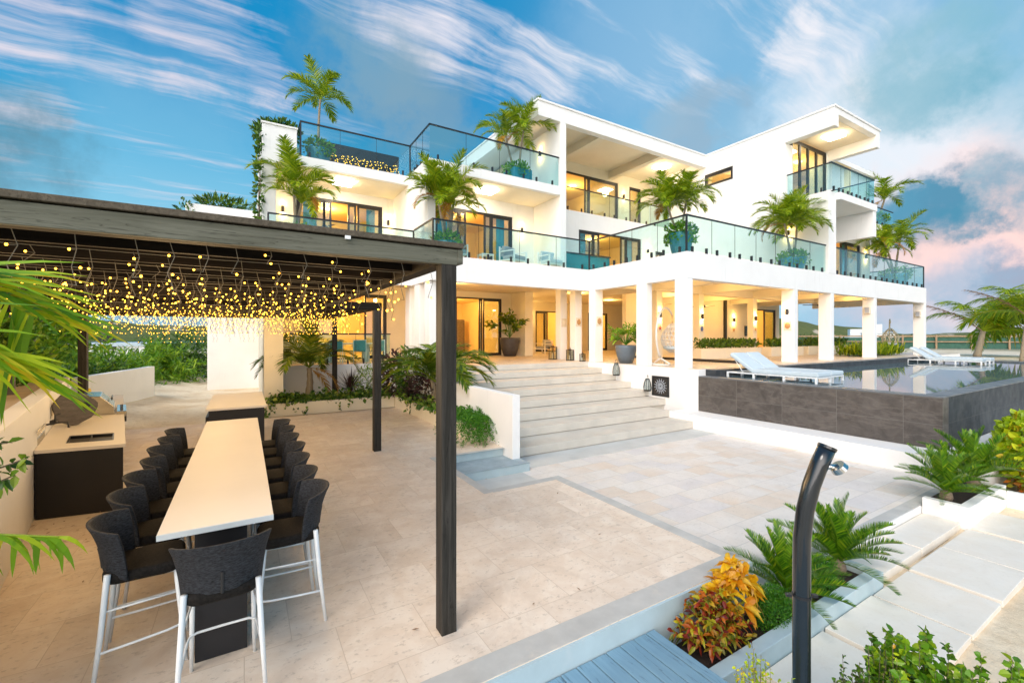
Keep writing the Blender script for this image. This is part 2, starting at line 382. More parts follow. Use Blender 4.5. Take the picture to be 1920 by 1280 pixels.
pm('shower_pipe', (.012, .016, .020), .22, var=(5, .2), coat=.5)
pm('red_shell', (.42, .07, .03), .6); pm('blue_shell', (.06, .10, .30), .6, var=(20, .4)); pm('tan_shell', (.48, .26, .10), .6, var=(20, .4)); pm('cream_tile', (.72, .64, .50), .6, var=(9, .06))
pm('lamp_copper', (.20, .08, .05), .5, var=(8, .2))
glassmat('rail_glass', (.82, .94, .935), 1.45, 1.0)
glassmat('door_glass', (.82, .90, .88), 1.75, 1.5)
glassmat('lantern_glass', (.75, .80, .80), 1.4, 1.0)
glow('ceiling_glow', (1.0, .93, .78), 14.0)
glow('sconce_glow', (1.0, .80, .45), 9.0)
glow('room_glow', (1.0, .72, .36), 6.0)
glow('bulb_glow', (1.0, .46, .035), 7.0, sample=False)
glow('far_bulb_glow', (1.0, .50, .05), 3.6, sample=False)
leafmat('palm_leaf', [(0, (.085, .17, .006)), (.35, (.19, .32, .008)), (.7, (.34, .46, .010)), (1, (.52, .54, .02))], .45)
leafmat('dark_palm_leaf', [(0, (.035, .095, .008)), (.5, (.10, .19, .010)), (1, (.30, .34, .02))], .4)
leafmat('golden_leaf', [(0, (.32, .13, .015)), (.5, (.46, .21, .02)), (1, (.52, .32, .05))])
leafmat('coconut_leaf', [(0, (.10, .26, .008)), (.45, (.22, .40, .008)), (.8, (.46, .52, .012)), (1, (.62, .44, .02))], .45)
leafmat('cycad_leaf', [(0, (.030, .11, .006)), (.5, (.085, .23, .008)), (.85, (.20, .38, .010)), (1, (.38, .46, .02))], .35, .30)
leafmat('shrub_leaf', [(0, (.022, .065, .006)), (.5, (.055, .14, .008)), (.9, (.13, .25, .012)), (1, (.26, .33, .02))])
leafmat('bright_leaf', [(0, (.06, .17, .006)), (.5, (.13, .30, .008)), (1, (.32, .46, .015))])
leafmat('lime_leaf', [(0, (.20, .32, .006)), (.5, (.38, .52, .008)), (.85, (.58, .62, .015)), (1, (.60, .32, .01))])
leafmat('fern_leaf', [(0, (.024, .13, .006)), (.6, (.06, .23, .008)), (1, (.14, .33, .015))])
leafmat('croton_leaf', [(0, (.10, .010, .010)), (.2, (.32, .03, .010)), (.38, (.62, .18, .010)), (.55, (.12, .17, .010)), (.72, (.58, .50, .02)), (.88, (.07, .12, .010)), (1, (.70, .40, .02))], .35)
leafmat('gold_croton_leaf', [(0, (.68, .24, .008)), (.4, (.82, .46, .008)), (.8, (.88, .62, .02)), (1, (.80, .46, .16))], .4)
leafmat('purple_leaf', [(0, (.030, .020, .022)), (.5, (.07, .030, .035)), (.8, (.05, .07, .03)), (1, (.15, .05, .06))])
leafmat('dry_leaf', [(0, (.22, .11, .05)), (1, (.38, .24, .13))])
leafmat('hill_leaf', [(0, (.045, .075, .022)), (.6, (.085, .12, .03)), (1, (.15, .16, .05))])
# ------------------------------------------------------------------ the ground and the paved levels
ZL, ZF, ZB, ZD, Z2 = -.33, 1.312, 4.137, 4.976, 8.47
def smooth(a, b, x):
    t = max(0, min(1, (x-a)/(b-a))); return t*t*(3-2*t)
def ground_z(x, y):
    z = -.56
    z += .60*smooth(12.8, 15.5, y)*(1-smooth(3.5, 5, x))          # sand behind the kitchen
    z += .60*smooth(-3.4, -4.6, x)
    e = smooth(31.5, 40, x); z += 1.45*e
    n = smooth(30, 45, y); z = max(z, -.56+.9*n+.56*e)
    far = math.hypot(x, y)
    if far > 70: z += .8*math.sin(x*.021+1.3)*math.cos(y*.017)*min(1, (far-70)/80)
    z -= 3.2*smooth(90, 420, far)
    return z
def build_ground():
    mb = MB()
    def axis(a): 
        s = []
        for i in range(-60, 61): s.append(math.copysign(abs(i/60)**2.6*2600+abs(i)*.55, i))
        return s
    xs = [8+q for q in axis(0)]; ys = [10+q for q in axis(0)]
    n = len(xs); vs = []
    for y in ys:
        for x in xs:
            z = ground_z(x, y)
            if math.hypot(x, y) < 60: z += .03*math.sin(x*2.3+math.sin(y*1.7)*2)*math.cos(y*1.9)+random.uniform(-.012, .012)
            vs.append((x, y, z))
    fs = [(j*n+i, j*n+i+1, (j+1)*n+i+1, (j+1)*n+i) for j in range(n-1) for i in range(n-1)]
    mb.add(vs, fs)
    m, T, b = base_mat('ground'); oc = T.new('TexCoord').outputs['Object']
    d = T.vmath('LENGTH', oc)
    sandn = T.noise(oc, .7, 8, .65); fine = T.noise(oc, 7, 6, .7)
    sand = T.mix(T.rng(sandn, .35, .7), (.84, .72, .54), (.66, .50, .32)); sand = T.mix(T.math('MULTIPLY', T.rng(fine, .5, .75), .45), sand, (.34, .23, .12))
    gr = T.mix(T.noise(oc, .05, 8, .7), (.05, .085, .02), (.15, .16, .05)); pn = T.noise(oc, .02, 6, .6)
    gr = T.mix(T.rng(pn, .55, .68), gr, (.50, .40, .28))
    c = T.mix(T.rng(T.math('ADD', d, T.math('MULTIPLY', T.noise(oc, .08, 3), 40)), 78, 105), sand, gr)
    T.put(b.inputs['Base Color'], c); b.inputs['Roughness'].default_value = .95
    bp = T.new('Bump'); bp.inputs['Strength'].default_value = .6; bp.inputs['Distance'].default_value = .05
    T.put(bp.inputs['Height'], T.noise(oc, 6, 8, .7)); T.l.new(bp.outputs[0], b.inputs['Normal'])
    tag(mb.build('ground', m, smooth=True), kind='structure')
build_ground()
s = MB().box(-9000, 9000, 400, 14000, -2.2, -2.0)
m_, T_, b_ = base_mat('sea_water'); T_.put(b_.inputs['Base Color'], (.02, .12, .16)); b_.inputs['Roughness'].default_value = .25
tag(s.build('sea', m_), kind='structure')

# pergola patio: three tiled blocks that butt, with worn stone kerbs along the open edges
p = MB().box(-6, 4.46, 2.62, 5.87, -.6, 0).box(-6, 3.15, 5.87, 8.0, -.6, 0).box(-6, 4.62, 8.0, 14.3, -.6, 0)
tag(p.build('patio', M['travertine']), kind='structure')
k = MB()
k.box(-6, 4.30, 2.62, 2.83, 0, .004); k.box(4.30, 4.46, 2.62, 5.87, 0, .004); k.box(3.15, 4.30, 5.73, 5.87, 0, .004); k.box(3.01, 3.15, 5.75, 8.0, 0, .004)
k.box(3.15, 4.62, 7.9, 8.0, .0, .004)
tag(k.build('patio_kerb', M['kerb_stone'], bevel=.002), kind='structure')
k = MB().box(-6, 4.46, 2.595, 2.62, -.6, -.008).box(4.46, 4.475, 2.62, 5.88, -.6, -.006)
k.box(3.16, 4.62, 7.985, 7.998, -.3, -.008)
tag(k.build('kerb_face', M['kerb_paint']), kind='structure')
k = MB().box(3.16, 4.80, 7.25, 7.985, -.5, -.17, 0).box(3.165, 4.805, 7.235, 7.985, -.17, -.165, 1)
tag(k.build('garden_step', [M['kerb_paint'], M['blue_tread']]), kind='structure')
p = MB().box(3.0, 11.02, 2.77, 13.7, -.62, ZL)
tag(p.build('lower_patio', M['patchwork_stone']), kind='structure')
k = MB().box(4.475, 11.02, 2.60, 2.77, -.62, ZL, 0).box(4.475, 9.06, 2.585, 2.60, -.62, ZL-.01, 1)
tag(k.build('lower_kerb', [M['kerb_stone'], M['stucco']]), kind='structure')
k = MB().box(3.30, 4.62, 5.87, 7.24, ZL, ZL+.004).box(4.81, 11.0, 7.40, 8.14, ZL, ZL+.005)
tag(k.build('stair_pad', M['pad_stone']), kind='structure')
# path of big pale slabs laid in the sand, each a slab with a gap
def slab(x0, x1, y0, y1, z):
    o = MB().box(x0, x1, y0, y1, z-.12, z).build('path_slab', M['slab_stone'], bevel=.006); tag(o, kind='structure')
for i, (x0, x1) in enumerate([(3.70, 4.72), (4.77, 5.80), (5.85, 6.80), (6.85, 7.93), (7.98, 9.04), (9.09, 10.2)]):
    slab(x0, x1, 1.30, 2.07, -.50+.012*(i % 2))
for x0, x1 in ((6.2, 7.5), (7.53, 9.04)): slab(x0, x1, 2.14, 2.57, -.44)
# deck boards in the corner by the shower
d = MB(); x = .2
while x < 2.95:
    x1 = min(x+.137, 2.975); d.box(x, x1, -1.5+random.uniform(-.004, .004), 2.585, -.24, -.18+random.uniform(-.0015, .0015)); x += .149
d.box(.2, 2.96, -1.4, 2.55, -.56, -.245)
tag(d.build('deck', M['deck_wood'], bevel=.003), kind='structure')
# the broad stair
NY = [13.6, 12.75, 12.0, 11.25, 10.45, 9.75, 8.98, 8.15]
st = MB()
for i in range(7):
    z = ZF-.2053*(i+1); xr = 11.79 if i < 4 else 11.02
    if i == 4: xr = 11.79
    st.box(4.80, xr, NY[i+1]+.025, 13.62-.001*i, -.5, z-.05) if False else None
    zl_ = z-.2053
    st.box(4.80, xr, NY[i+1]+.075, NY[i]+.075, -.5, zl_+.013)
    st.box(4.80, xr, NY[i+1], NY[i]+.075, zl_+.013, z)
tag(st.build('stair', M['step_stone'], bevel=.006), kind='structure')

# ------------------------------------------------------------------ the villa
villa = thing('villa', 'white three storey modern villa with glass balconies and lit rooms', 'building', (16, 16, 0))
def wall_y(mb, x0, x1, z0, z1, y0, y1, ops=(), m=0):
    """wall along x between y0 and y1, pierced by openings (xa, xb, za, zb)"""
    xs = sorted({x0, x1, *[q for o in ops for q in o[:2]]})
    for a, b in zip(xs, xs[1:]):
        if b <= x0 or a >= x1: continue
        c = (a+b)/2; hit = sorted([(o[2], o[3]) for o in ops if o[0] < c < o[1]]); z = z0
        for (u, v) in hit:
            if u > z: mb.box(a, b, y0, y1, z, u, m)
            z = v
        if z < z1: mb.box(a, b, y0, y1, z, z1, m)
def wall_x(mb, y0, y1, z0, z1, x0, x1, ops=(), m=0):
    ys = sorted({y0, y1, *[q for o in ops for q in o[:2]]})
    for a, b in zip(ys, ys[1:]):
        if b <= y0 or a >= y1: continue
        c = (a+b)/2; hit = sorted([(o[2], o[3]) for o in ops if o[0] < c < o[1]]); z = z0
        for (u, v) in hit:
            if u > z: mb.box(x0, x1, a, b, z, u, m)
            z = v
        if z < z1: mb.box(x0, x1, a, b, z, z1, m)
S = M['stucco']; CW = M['cream_wall']
def V(mb, name, mat, **k): return mb.build(name, mat, villa, **k)

# plinth and ground floor
f = MB().box(4.80, 11.79, 13.6, 30, -.5, ZF-.004).box(.6, 4.80, 16.9, 30, -.5, ZF-.004).box(11.79, 36, 8.54, 30, -.5, ZF-.004)
f.box(11.02, 11.79, 2.3, 8.97, -.5, .06).box(11.79, 34, 2.3, 3.04, -.5, .06)          # gutter ledge round the pool
V(f, 'plinth', S)
f = MB().box(4.82, 11.79, 13.57, 29.9, ZF-.004, ZF).box(.62, 4.82, 16.92, 29.9, ZF-.004, ZF).box(11.79, 35.9, 8.56, 29.9, ZF-.004, ZF)
V(f, 'terrace_floor', M['terrace_tile'])
f = MB().box(4.80, 11.78, 13.56, 13.60, ZF-.183, ZF-.001)
V(f, 'floor_nosing', M['step_stone'])
# first floor slab with its deep fascia beams
f = MB()
f.box(5.15, 11.79, 13.5, 13.78, ZB, ZD).box(5.15, 5.43, 13.78, 15.43, ZB, ZD).box(.4, 5.43, 15.43, 15.71, ZB, ZD)
f.box(11.79, 12.07, 8.93, 13.78, ZB, ZD).box(12.07, 32.0, 8.93, 9.21, ZB, ZD).box(31.72, 32.0, 9.21, 14.5, ZB, ZD)
V(f, 'fascia', S, bevel=.008)
f = MB().box(5.43, 11.79, 13.78, 26, 4.66, ZD-.006).box(.4, 5.43, 15.71, 26, 4.66, ZD-.006).box(12.07, 31.72, 9.21, 26, 4.66, ZD-.006).box(11.79, 12.07, 13.78, 26, 4.66, ZD-.006)
V(f, 'floor_slab', CW)
f = MB()
for x in (15.0, 18.16, 22.3, 25.4, 28.6): V(MB().box(x, x+.28, 9.21, 16.2, 4.30, 4.659), 'ceiling_beam', CW)
V(f.box(12.07, 31.72, 12.95, 13.25, 4.28, 4.655), 'ceiling_beam', CW)
# columns
def column(x0, x1, y0, y1, z0=ZF, z1=ZB, m=None):
    return MB().box(x0, x1, y0, y1, z0, z1).build('column', m or S, villa, bevel=.008)
column(11.795, 12.075, 8.935, 9.40); column(11.795, 12.075, 10.56, 11.02); column(11.795, 12.20, 13.15, 13.52)
for xr_ in (18.44, 21.40, 25.65, 31.995): column(xr_-.28, xr_, 8.935, 9.41)
for y in (14.45, 15.45): column(11.86, 12.22, y, y+.36, z1=4.659)
for y in (13.72, 14.75, 15.78): column(5.18, 5.5, y, y+.5, z1=4.13 if y < 13.8 else 4.659)
for x in (15.1, 17.95, 22.3, 26.4): column(x, x+.36, 12.95, 13.25, z1=4.275, m=CW)
column(12.5, 13.0, 19.3, 20.7, z1=4.655, m=CW)
# ground floor walls (cream, lamp-lit)
g = MB()
wall_y(g, .5, 12.9, ZF, 4.655, 20.7, 20.95, [(2.6, 5.7, ZF, 4.25), (8.3, 11.9, ZF, 4.35)])
V(g, 'wall', CW)
g = MB(); wall_y(g, 13.0, 27, ZF, 4.655, 24.5, 24.75, [(16.7, 19.4, ZF, 4.05), (21.3, 23.2, ZF, 4.05)]); V(g, 'wall', CW)
g = MB(); wall_y(g, 16.6, 31.0, ZF, 4.655, 16.2, 16.45, [(28.2, 30.6, ZF, 4.1)]); V(g, 'wall', CW)
g = MB().box(.5, 1.0, 14.9, 20.7, -.3, 4.13); V(g, 'wall', CW)
# west bays: partition, end wall, roof terrace slabs
g = MB().box(5.47, 5.75, 14.67, 18.87, ZD, 8.2); V(g, 'partition_wall', S, bevel=.008)
g = MB().box(.50, .92, 16.80, 22, ZD-.9, 8.2).box(.50, 1.55, 16.80, 22, 8.55, 9.40); V(g, 'parapet', S, bevel=.01)
g = MB().box(.47, 1.58, 16.76, 22.04, 9.40, 9.46); V(g, 'coping', S, bevel=.006)
g = MB().box(.50, 5.47, 16.79, 24, 8.2, 8.55).box(5.47, 11.25, 14.66, 24, 8.19, 8.55); V(g, 'roof_terrace_slab', S, bevel=.008)
g = MB(); wall_y(g, .92, 5.47, ZD, 8.2, 18.87, 19.1, [(1.71, 5.01, ZD, 7.8)]); V(g, 'wall', S)
g = MB(); wall_y(g, 5.75, 11.25, ZD, 8.19, 16.66, 16.9, [(6.5, 10.13, ZD, 7.58)]); V(g, 'wall', S)
# tall fin and main block
g = MB().box(11.25, 11.55, 14.66, 19, ZD-.006, 11.24); V(g, 'fin_wall', S, bevel=.008)
g = MB(); wall_y(g, 11.55, 20.89, ZD, Z2, 16.9, 17.15, [(14.1, 18.46, ZD, 7.6), (19.6, 20.2, 6.3, 7.07)]); V(g, 'wall', S)
g = MB().box(11.55, 20.89, 17.15, 18.5, Z2-.3, Z2-.005); V(g, 'balcony_slab', CW)
g = MB(); wall_y(g, 11.55, 20.89, Z2, 11.62, 18.5, 18.75, [(12.6, 18.34, Z2, 11.1), (19.23, 20.2, Z2, 11.07)]); V(g, 'wall', CW)
g = MB().box(10.12, 20.89, 14.66, 14.96, 11.24, 11.84).box(10.12, 10.42, 14.96, 22, 11.24, 11.84).box(10.42, 20.89, 14.96, 22, 11.62, 11.84)
V(g, 'roof', S, bevel=.008)
g = MB().box(10.08, 20.89, 14.62, 22.04, 11.84, 11.92); V(g, 'roof_coping', S, bevel=.006)
for x in (13.6, 17.6): V(MB().box(x, x+.32, 14.96, 18.5, 11.22, 11.619), 'ceiling_beam', CW)
V(MB().box(10.43, 20.88, 14.97, 18.5, 11.612, 11.619), 'ceiling', CW)  # cream sheets under the slabs: warm lamplight put into the ceiling colour
V(MB().box(.93, 5.46, 16.95, 18.86, 8.19, 8.199), 'ceiling', CW)
V(MB().box(5.76, 11.24, 14.85, 16.65, 8.18, 8.189), 'ceiling', CW)
V(MB().box(21.26, 24.93, 8.95, 10.9, 11.57, 11.579), 'ceiling', CW)
# right block
g = MB()
wall_x(g, 8.92, 18.5, ZD-.006, 8.43, 20.89, 21.55); wall_x(g, 10.66, 18.5, 8.43, 11.06, 20.89, 21.55, [(13.16, 14.75, 10.2, 10.86)])
V(g, 'wall', S, bevel=.006)
g = MB().box(20.89, 21.25, 8.70, 20, 11.06, 11.84).box(24.94, 25.3, 8.70, 10.9, 11.06, 11.84).box(21.25, 24.94, 8.70, 20, 11.58, 11.84).box(24.94, 31.4, 10.9, 20, 11.45, 11.70)
V(g, 'roof', S, bevel=.008)
g = MB().box(20.86, 25.34, 8.66, 20, 11.84, 11.93); V(g, 'roof_coping', S, bevel=.006)
g = MB().box(21.55, 25.2, 8.76, 11.2, 8.13, 8.43).box(24.9, 25.2, 8.8, 11.2, 6.95, 8.129); V(g, 'balcony_slab', S, bevel=.008)
g = MB().box(26.6, 31.8, 10.2, 11.2, 8.12, 8.43); V(g, 'balcony_slab', S, bevel=.008)
g = MB(); wall_y(g, 21.55, 31.2, ZD, 8.12, 11.2, 11.45, [(24.0, 30.0, ZD, 7.5)]); V(g, 'wall', S)
g = MB(); wall_y(g, 24.8, 31.2, 8.43, 11.45, 11.21, 11.45, []); g.box(24.8, 25.0, 10.66, 11.21, 8.43, 11.45); V(g, 'wall', S)

# doors, windows and the rooms behind them
def opening(kind, x0, x1, z0, z1, y, panels, sill=False, axis='y', curtain=None):
    """framed glazing in a wall along x (axis y) or along y (axis x)"""
    t = .07; fr = MB(); gls = []
    def bx(a, b, u, v, d0, d1, mb):
        mb.box(a, b, y+d0, y+d1, u, v) if axis == 'y' else mb.box(y+d0, y+d1, a, b, u, v)
    bx(x0, x1, z1-t, z1, .04, .16, fr); bx(x0, x1, z0, z0+.05, .04, .16, fr)
    bx(x0, x0+t, z0+.05, z1-t, .04, .16, fr); bx(x1-t, x1, z0+.05, z1-t, .04, .16, fr)
    for (a, b, glazed) in panels:
        if glazed:
            w = .075
            bx(a, a+w, z0+.05, z1-t, .06, .13, fr); bx(b-w, b, z0+.05, z1-t, .06, .13, fr)
            bx(a+w, b-w, z1-t-.08, z1-t, .065, .125, fr); bx(a+w, b-w, z0+.05, z0+.14, .065, .125, fr)
            gl = MB(); bx(a+w, b-w, z0+.14, z1-t-.08, .09, .10, gl); gls.append(gl)
    o = fr.build(kind, M['bronze_frame'], villa)
    for gl in gls: gl.build('pane', M['door_glass'], o)
    return o
def room(x0, x1, y0, y1, z0, z1, power, curtains=(), col=(1, .52, .12), lamps=None, furniture=()):
    mb = MB(); e = .01
    mb.add([(x0, y0, z0), (x1, y0, z0), (x1, y1, z0), (x0, y1, z0), (x0, y0, z1), (x1, y0, z1), (x1, y1, z1), (x0, y1, z1)],
           [(0, 1, 2, 3), (7, 6, 5, 4), (3, 2, 6, 7), (0, 3, 7, 4), (2, 1, 5, 6)])
    o = mb.build('room', M['room_wall'], villa)
    if curtains:
        c = MB()
        for (a, b) in curtains:
            n = max(6, int((b-a)/.06)); pts = []
            for i in range(n+1): pts.append((a+(b-a)*i/n, y0+.22+.03*math.sin(i*1.9)))
            vs = [(x, y, z0+.03) for x, y in pts]+[(x, y, z1-.05) for x, y in pts]
            c.add(vs, [(i, i+1, n+2+i, n+1+i) for i in range(n)])
        c.build('curtain', M['curtain'], o, smooth=True)
    if furniture:
        f_ = MB()
        for q in furniture: f_.box(*q)
        f_.build('built_in_cabinet', M['dry_wood'], o, bevel=.01)
    cl = MB(); pts = lamps or [((x0+x1)/2, (y0+y1)/2)]
    for (x, y) in pts:
        cl.box(x-.16, x+.16, y-.16, y+.16, z1-.05, z1-.006)
        lamp('room_light', (x, y, z1-.35), power*(.8 if z0 < 3 else .62)/len(pts), col, .16, villa)
    cl.build('ceiling_lamp', M['room_glow'], o)
    return o
RX = .25
opening('sliding_door', 8.3, 11.9, ZF, 4.35, 20.7, [(8.37, 9.3, True), (10.55, 10.75, True), (10.8, 11.83, True)])
room(6.5, 12.45, 20.95, 27, ZF+.004, 4.5, 330, furniture=[(8.0, 8.15, 26, 26.6, ZF, 4.0), (9.2, 9.3, 26.2, 26.6, ZF, 3.7), (10.9, 12.0, 25.6, 26.0, ZF, 3.4)])
opening('sliding_door', 2.6, 5.7, ZF, 4.25, 20.7, [(2.67, 3.5, True), (4.7, 5.63, True)])
room(.9, 6.3, 20.95, 26, ZF+.004, 4.5, 260)
opening('sliding_door', 16.7, 19.4, ZF, 4.05, 24.5, [(16.77, 17.5, True), (17.5, 17.75, True), (18.9, 19.33, True)])
room(14.5, 20.4, 24.75, 29, ZF+.004, 4.5, 260)
opening('sliding_door', 21.3, 23.2, ZF, 4.05, 24.5, [(21.37, 21.6, True), (22.3, 23.13, True)])
room(20.5, 25, 24.75, 29, ZF+.004, 4.5, 200)
opening('sliding_door', 28.2, 30.6, ZF, 4.1, 16.2, [(29.3, 30.53, True)])
room(26.5, 30.9, 16.45, 21, ZF+.004, 4.5, 170)
opening('sliding_door', 1.71, 5.01, ZD, 7.8, 18.87, [(1.78, 2.75, True), (2.7, 3.0, True), (3.62, 3.95, True), (4.0, 4.94, True)])
room(.95, 5.4, 19.1, 24, ZD, 8.15, 210, curtains=[(2.0, 2.5), (4.45, 4.8)], furniture=[(1.6, 4.4, 23.6, 23.95, ZD, ZD+1.5), (1.0, 1.6, 22.5, 23.9, ZD, ZD+2.3)])
opening('sliding_door', 6.5, 10.13, ZD, 7.58, 16.66, [(6.57, 7.6, True), (7.6, 7.9, True), (8.75, 9.1, True), (9.1, 10.06, True)])
room(5.9, 11.2, 16.9, 22.5, ZD, 8.15, 210, curtains=[(6.8, 7.4), (9.55, 9.98)], furniture=[(8.4, 10.6, 22.1, 22.45, ZD, ZD+1.9), (9.3, 11.0, 19.2, 21, ZD, ZD+.6)])
opening('sliding_door', 14.1, 18.46, ZD, 7.6, 16.9, [(14.17, 15.1, True), (15.1, 15.5, True), (17.0, 17.4, True), (17.4, 18.39, True)])
room(12.5, 20.7, 17.15, 23, ZD, 8.1, 300, curtains=[(14.3, 14.9), (17.8, 18.2)], lamps=[(15.5, 20), (17.6, 20)], furniture=[(13.2, 16.2, 22.5, 22.95, ZD, ZD+2.3), (17.5, 20.4, 22.6, 22.95, ZD+.9, ZD+2.2), (16, 18.5, 19, 19.9, ZD, ZD+.75)])
opening('window', 19.6, 20.2, 6.3, 7.07, 16.9, [(19.67, 20.13, True)])
opening('sliding_door', 12.6, 18.34, Z2, 11.1, 18.5, [(12.67, 13.6, True), (13.6, 14.3, True), (15.9, 16.2, True), (16.2, 18.27, True)])
room(11.9, 18.7, 18.75, 24, Z2, 11.45, 280, curtains=[(13.9, 14.3)], lamps=[(14.2, 21), (17, 21)], furniture=[(12.4, 15.2, 23.4, 23.9, Z2, Z2+2.1), (15.5, 17.8, 20.6, 21.5, Z2, Z2+.95), (16.5, 18.5, 23.5, 23.9, Z2+1.4, Z2+2.4)])
opening('door', 19.23, 20.2, Z2, 11.07, 18.5, [(19.3, 20.13, True)])
room(18.75, 20.8, 18.75, 22, Z2, 11.45, 60)
opening('window', 13.16, 14.75, 10.2, 10.86, 20.89, [(13.23, 14.68, True)], axis='x')
opening('window', 21.55, 24.8, 8.43, 11.45, 10.66, [(21.62, 22.35, True), (22.35, 23.1, True), (23.1, 23.9, True), (23.9, 24.73, True)])
rm = MB().add([(21.56, 10.9, 8.44), (28, 10.9, 8.44), (28, 18, 8.44), (21.56, 18, 8.44), (21.56, 10.9, 11.44), (28, 10.9, 11.44), (28, 18, 11.44), (21.56, 18, 11.44)],
              [(0, 1, 2, 3), (7, 6, 5, 4), (3, 2, 6, 7), (2, 1, 5, 6)])
rm = rm.build('room', M['room_wall'], villa)
cl = MB().box(22.9, 23.3, 13.7, 14.1, 11.36, 11.43).box(24.5, 24.8, 11.8, 12.1, 11.37, 11.43); cl.build('ceiling_lamp', M['room_glow'], rm)
lamp('room_light', (23.1, 13.9, 11.0), 130, (1, .52, .12), .16, villa); lamp('room_light', (24.6, 12, 11.0), 90, (1, .52, .12), .16, villa)
opening('sliding_door', 24.0, 30.0, ZD, 7.5, 11.2, [(24.07, 25.5, True), (27.8, 28.4, True), (28.4, 29.93, True)])
room(23.6, 30.6, 11.45, 15, ZD, 8.0, 170, curtains=[(28.6, 29.3)])

# glass railings: sheets on black spigots under a black rail
spig = MB().box(-.028, .028, -.035, .035, 0, .20); 
SPIG = None
def railing(p0, p1, z0, z1, first=True, last=True, inset=.09, panel=1.25, post0=False, post1=False):
    global SPIG
    (xa, ya), (xb, yb) = p0, p1; L = math.hypot(xb-xa, yb-ya); ang = math.atan2(yb-ya, xb-xa)
    n = max(1, round(L/panel)); w = L/n
    ux, uy = (xb-xa)/L, (yb-ya)/L
    gl = MB()
    for i in range(n):
        a = i*w+.008; b = (i+1)*w-.008; c = (a+b)/2
        gl.obox((xa+ux*c, ya+uy*c, (z0+.05+z1-.03)/2), (b-a, .012, z1-.08-z0), rz=ang)
    o = gl.build('glass_railing', M['rail_glass'], villa)
    r = MB().obox((xa+ux*L/2, ya+uy*L/2, z1-.012), (L+.04, .045, .05), rz=ang)
    for i in range(1, n):
        r.obox((xa+ux*i*w, ya+uy*i*w, (z0+z1)/2), (.010, .012, z1-z0-.06), rz=ang)
    for fl, q in ((post0, 0), (post1, L)):
        if fl: r.obox((xa+ux*q, ya+uy*q, (z0+z1)/2-.02), (.05, .05, z1-z0-.04), rz=ang)
    r.build('top_rail', M['black_metal'], o)
    W0 = WORLD[villa.name]
    if SPIG is None:
        SPIG = bpy.data.meshes.new('spigot'); SPIG.from_pydata(spig.v, [], spig.f); SPIG.materials.append(M['black_metal'])
    for i in range(n):
        for q in (.22, .78):
            t = (i+q)*w
            inst(SPIG, 'spigot', o, (xa+ux*t-W0.x, ya+uy*t-W0.y, z0-W0.z), (0, 0, ang))
    return o
e = .09
railing((5.15+e, 15.43), (5.15+e, 13.5+e), ZD, 6.15); railing((5.15+e, 13.5+e), (11.79+e, 13.5+e), ZD, 6.15, post0=True, post1=True, panel=1.6)
railing((11.79+e, 13.5+e), (11.79+e, 8.93+e), ZD, 6.15, post1=True, panel=1.2)
railing((11.79+e, 8.93+e), (20.84, 8.93+e), ZD, 6.15, panel=1.28); railing((21.6, 8.93+e), (32-e, 8.93+e), ZD, 6.15, panel=1.28, post1=True)
railing((32-e, 8.93+e), (32-e, 11.6), ZD, 6.15); railing((.63, 15.43+e), (5.15+e, 15.43+e), ZD, 6.13, post0=True, post1=True, panel=1.5)
railing((1.67, 16.79+e), (5.47+e, 16.79+e), 8.55, 9.78, post0=True, post1=True, panel=1.3); railing((5.47+e, 16.79+e), (5.47+e, 14.66+e), 8.55, 9.78, panel=.8, post1=False)
railing((5.47+e, 14.66+e), (11.2, 14.66+e), 8.55, 9.78, panel=1.45); railing((1.67, 16.79+e), (1.67, 21), 8.55, 9.78)
railing((11.6, 16.9+e), (20.85, 16.9+e), Z2, 9.63, panel=1.6)
railing((20.98, 10.6), (20.98, 8.76+e), 8.43, 9.60, panel=1.3); railing((20.98, 8.76+e), (25.2-e, 8.76+e), 8.43, 9.60, panel=.85); railing((25.2-e, 8.76+e), (25.2-e, 10.6), 8.43, 9.60)
railing((27.0, 10.3), (31.7, 10.3), 8.43, 9.4)
railing((1.0, 16.99), (4.8, 16.99), ZF, 2.42, panel=1.1)

# ------------------------------------------------------------------ the pool
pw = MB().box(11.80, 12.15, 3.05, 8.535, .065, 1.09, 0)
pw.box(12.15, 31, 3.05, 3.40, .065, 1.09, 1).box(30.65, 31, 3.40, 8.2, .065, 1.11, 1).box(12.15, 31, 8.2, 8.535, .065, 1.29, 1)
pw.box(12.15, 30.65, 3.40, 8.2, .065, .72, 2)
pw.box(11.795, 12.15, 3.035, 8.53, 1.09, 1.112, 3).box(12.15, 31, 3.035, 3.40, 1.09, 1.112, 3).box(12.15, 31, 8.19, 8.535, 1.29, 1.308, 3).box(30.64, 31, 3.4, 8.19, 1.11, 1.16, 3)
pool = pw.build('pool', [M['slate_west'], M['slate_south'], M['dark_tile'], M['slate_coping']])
tag(pool, 'raised infinity pool with dark slate tile walls', 'pool')
m_, T_, b_ = base_mat('pool_water'); T_.put(b_.inputs['Base Color'], (.10, .16, .19)); b_.inputs['Roughness'].default_value = .02; b_.inputs['IOR'].default_value = 6.5
oc_ = T_.new('TexCoord').outputs['Object']; bp_ = T_.new('Bump'); bp_.inputs['Strength'].default_value = .05; bp_.inputs['Distance'].default_value = .01
T_.put(bp_.inputs['Height'], T_.noise(T_.mapping(oc_, scale=(1, 1.6, 1)), 2.5, 3)); T_.l.new(bp_.outputs[0], b_.inputs['Normal'])
w_ = MB().add([(12.15, 3.38, 1.098), (30.65, 3.38, 1.098), (30.65, 8.19, 1.098), (12.15, 8.19, 1.098)], [(0, 1, 2, 3)])
w_.build('pool_water', m_, pool)
k = MB().box(15.7, 15.9, 8.6, 15.9, ZF, ZF+.10)
tag(k.build('tile_kerb', M['dark_tile']), kind='structure')

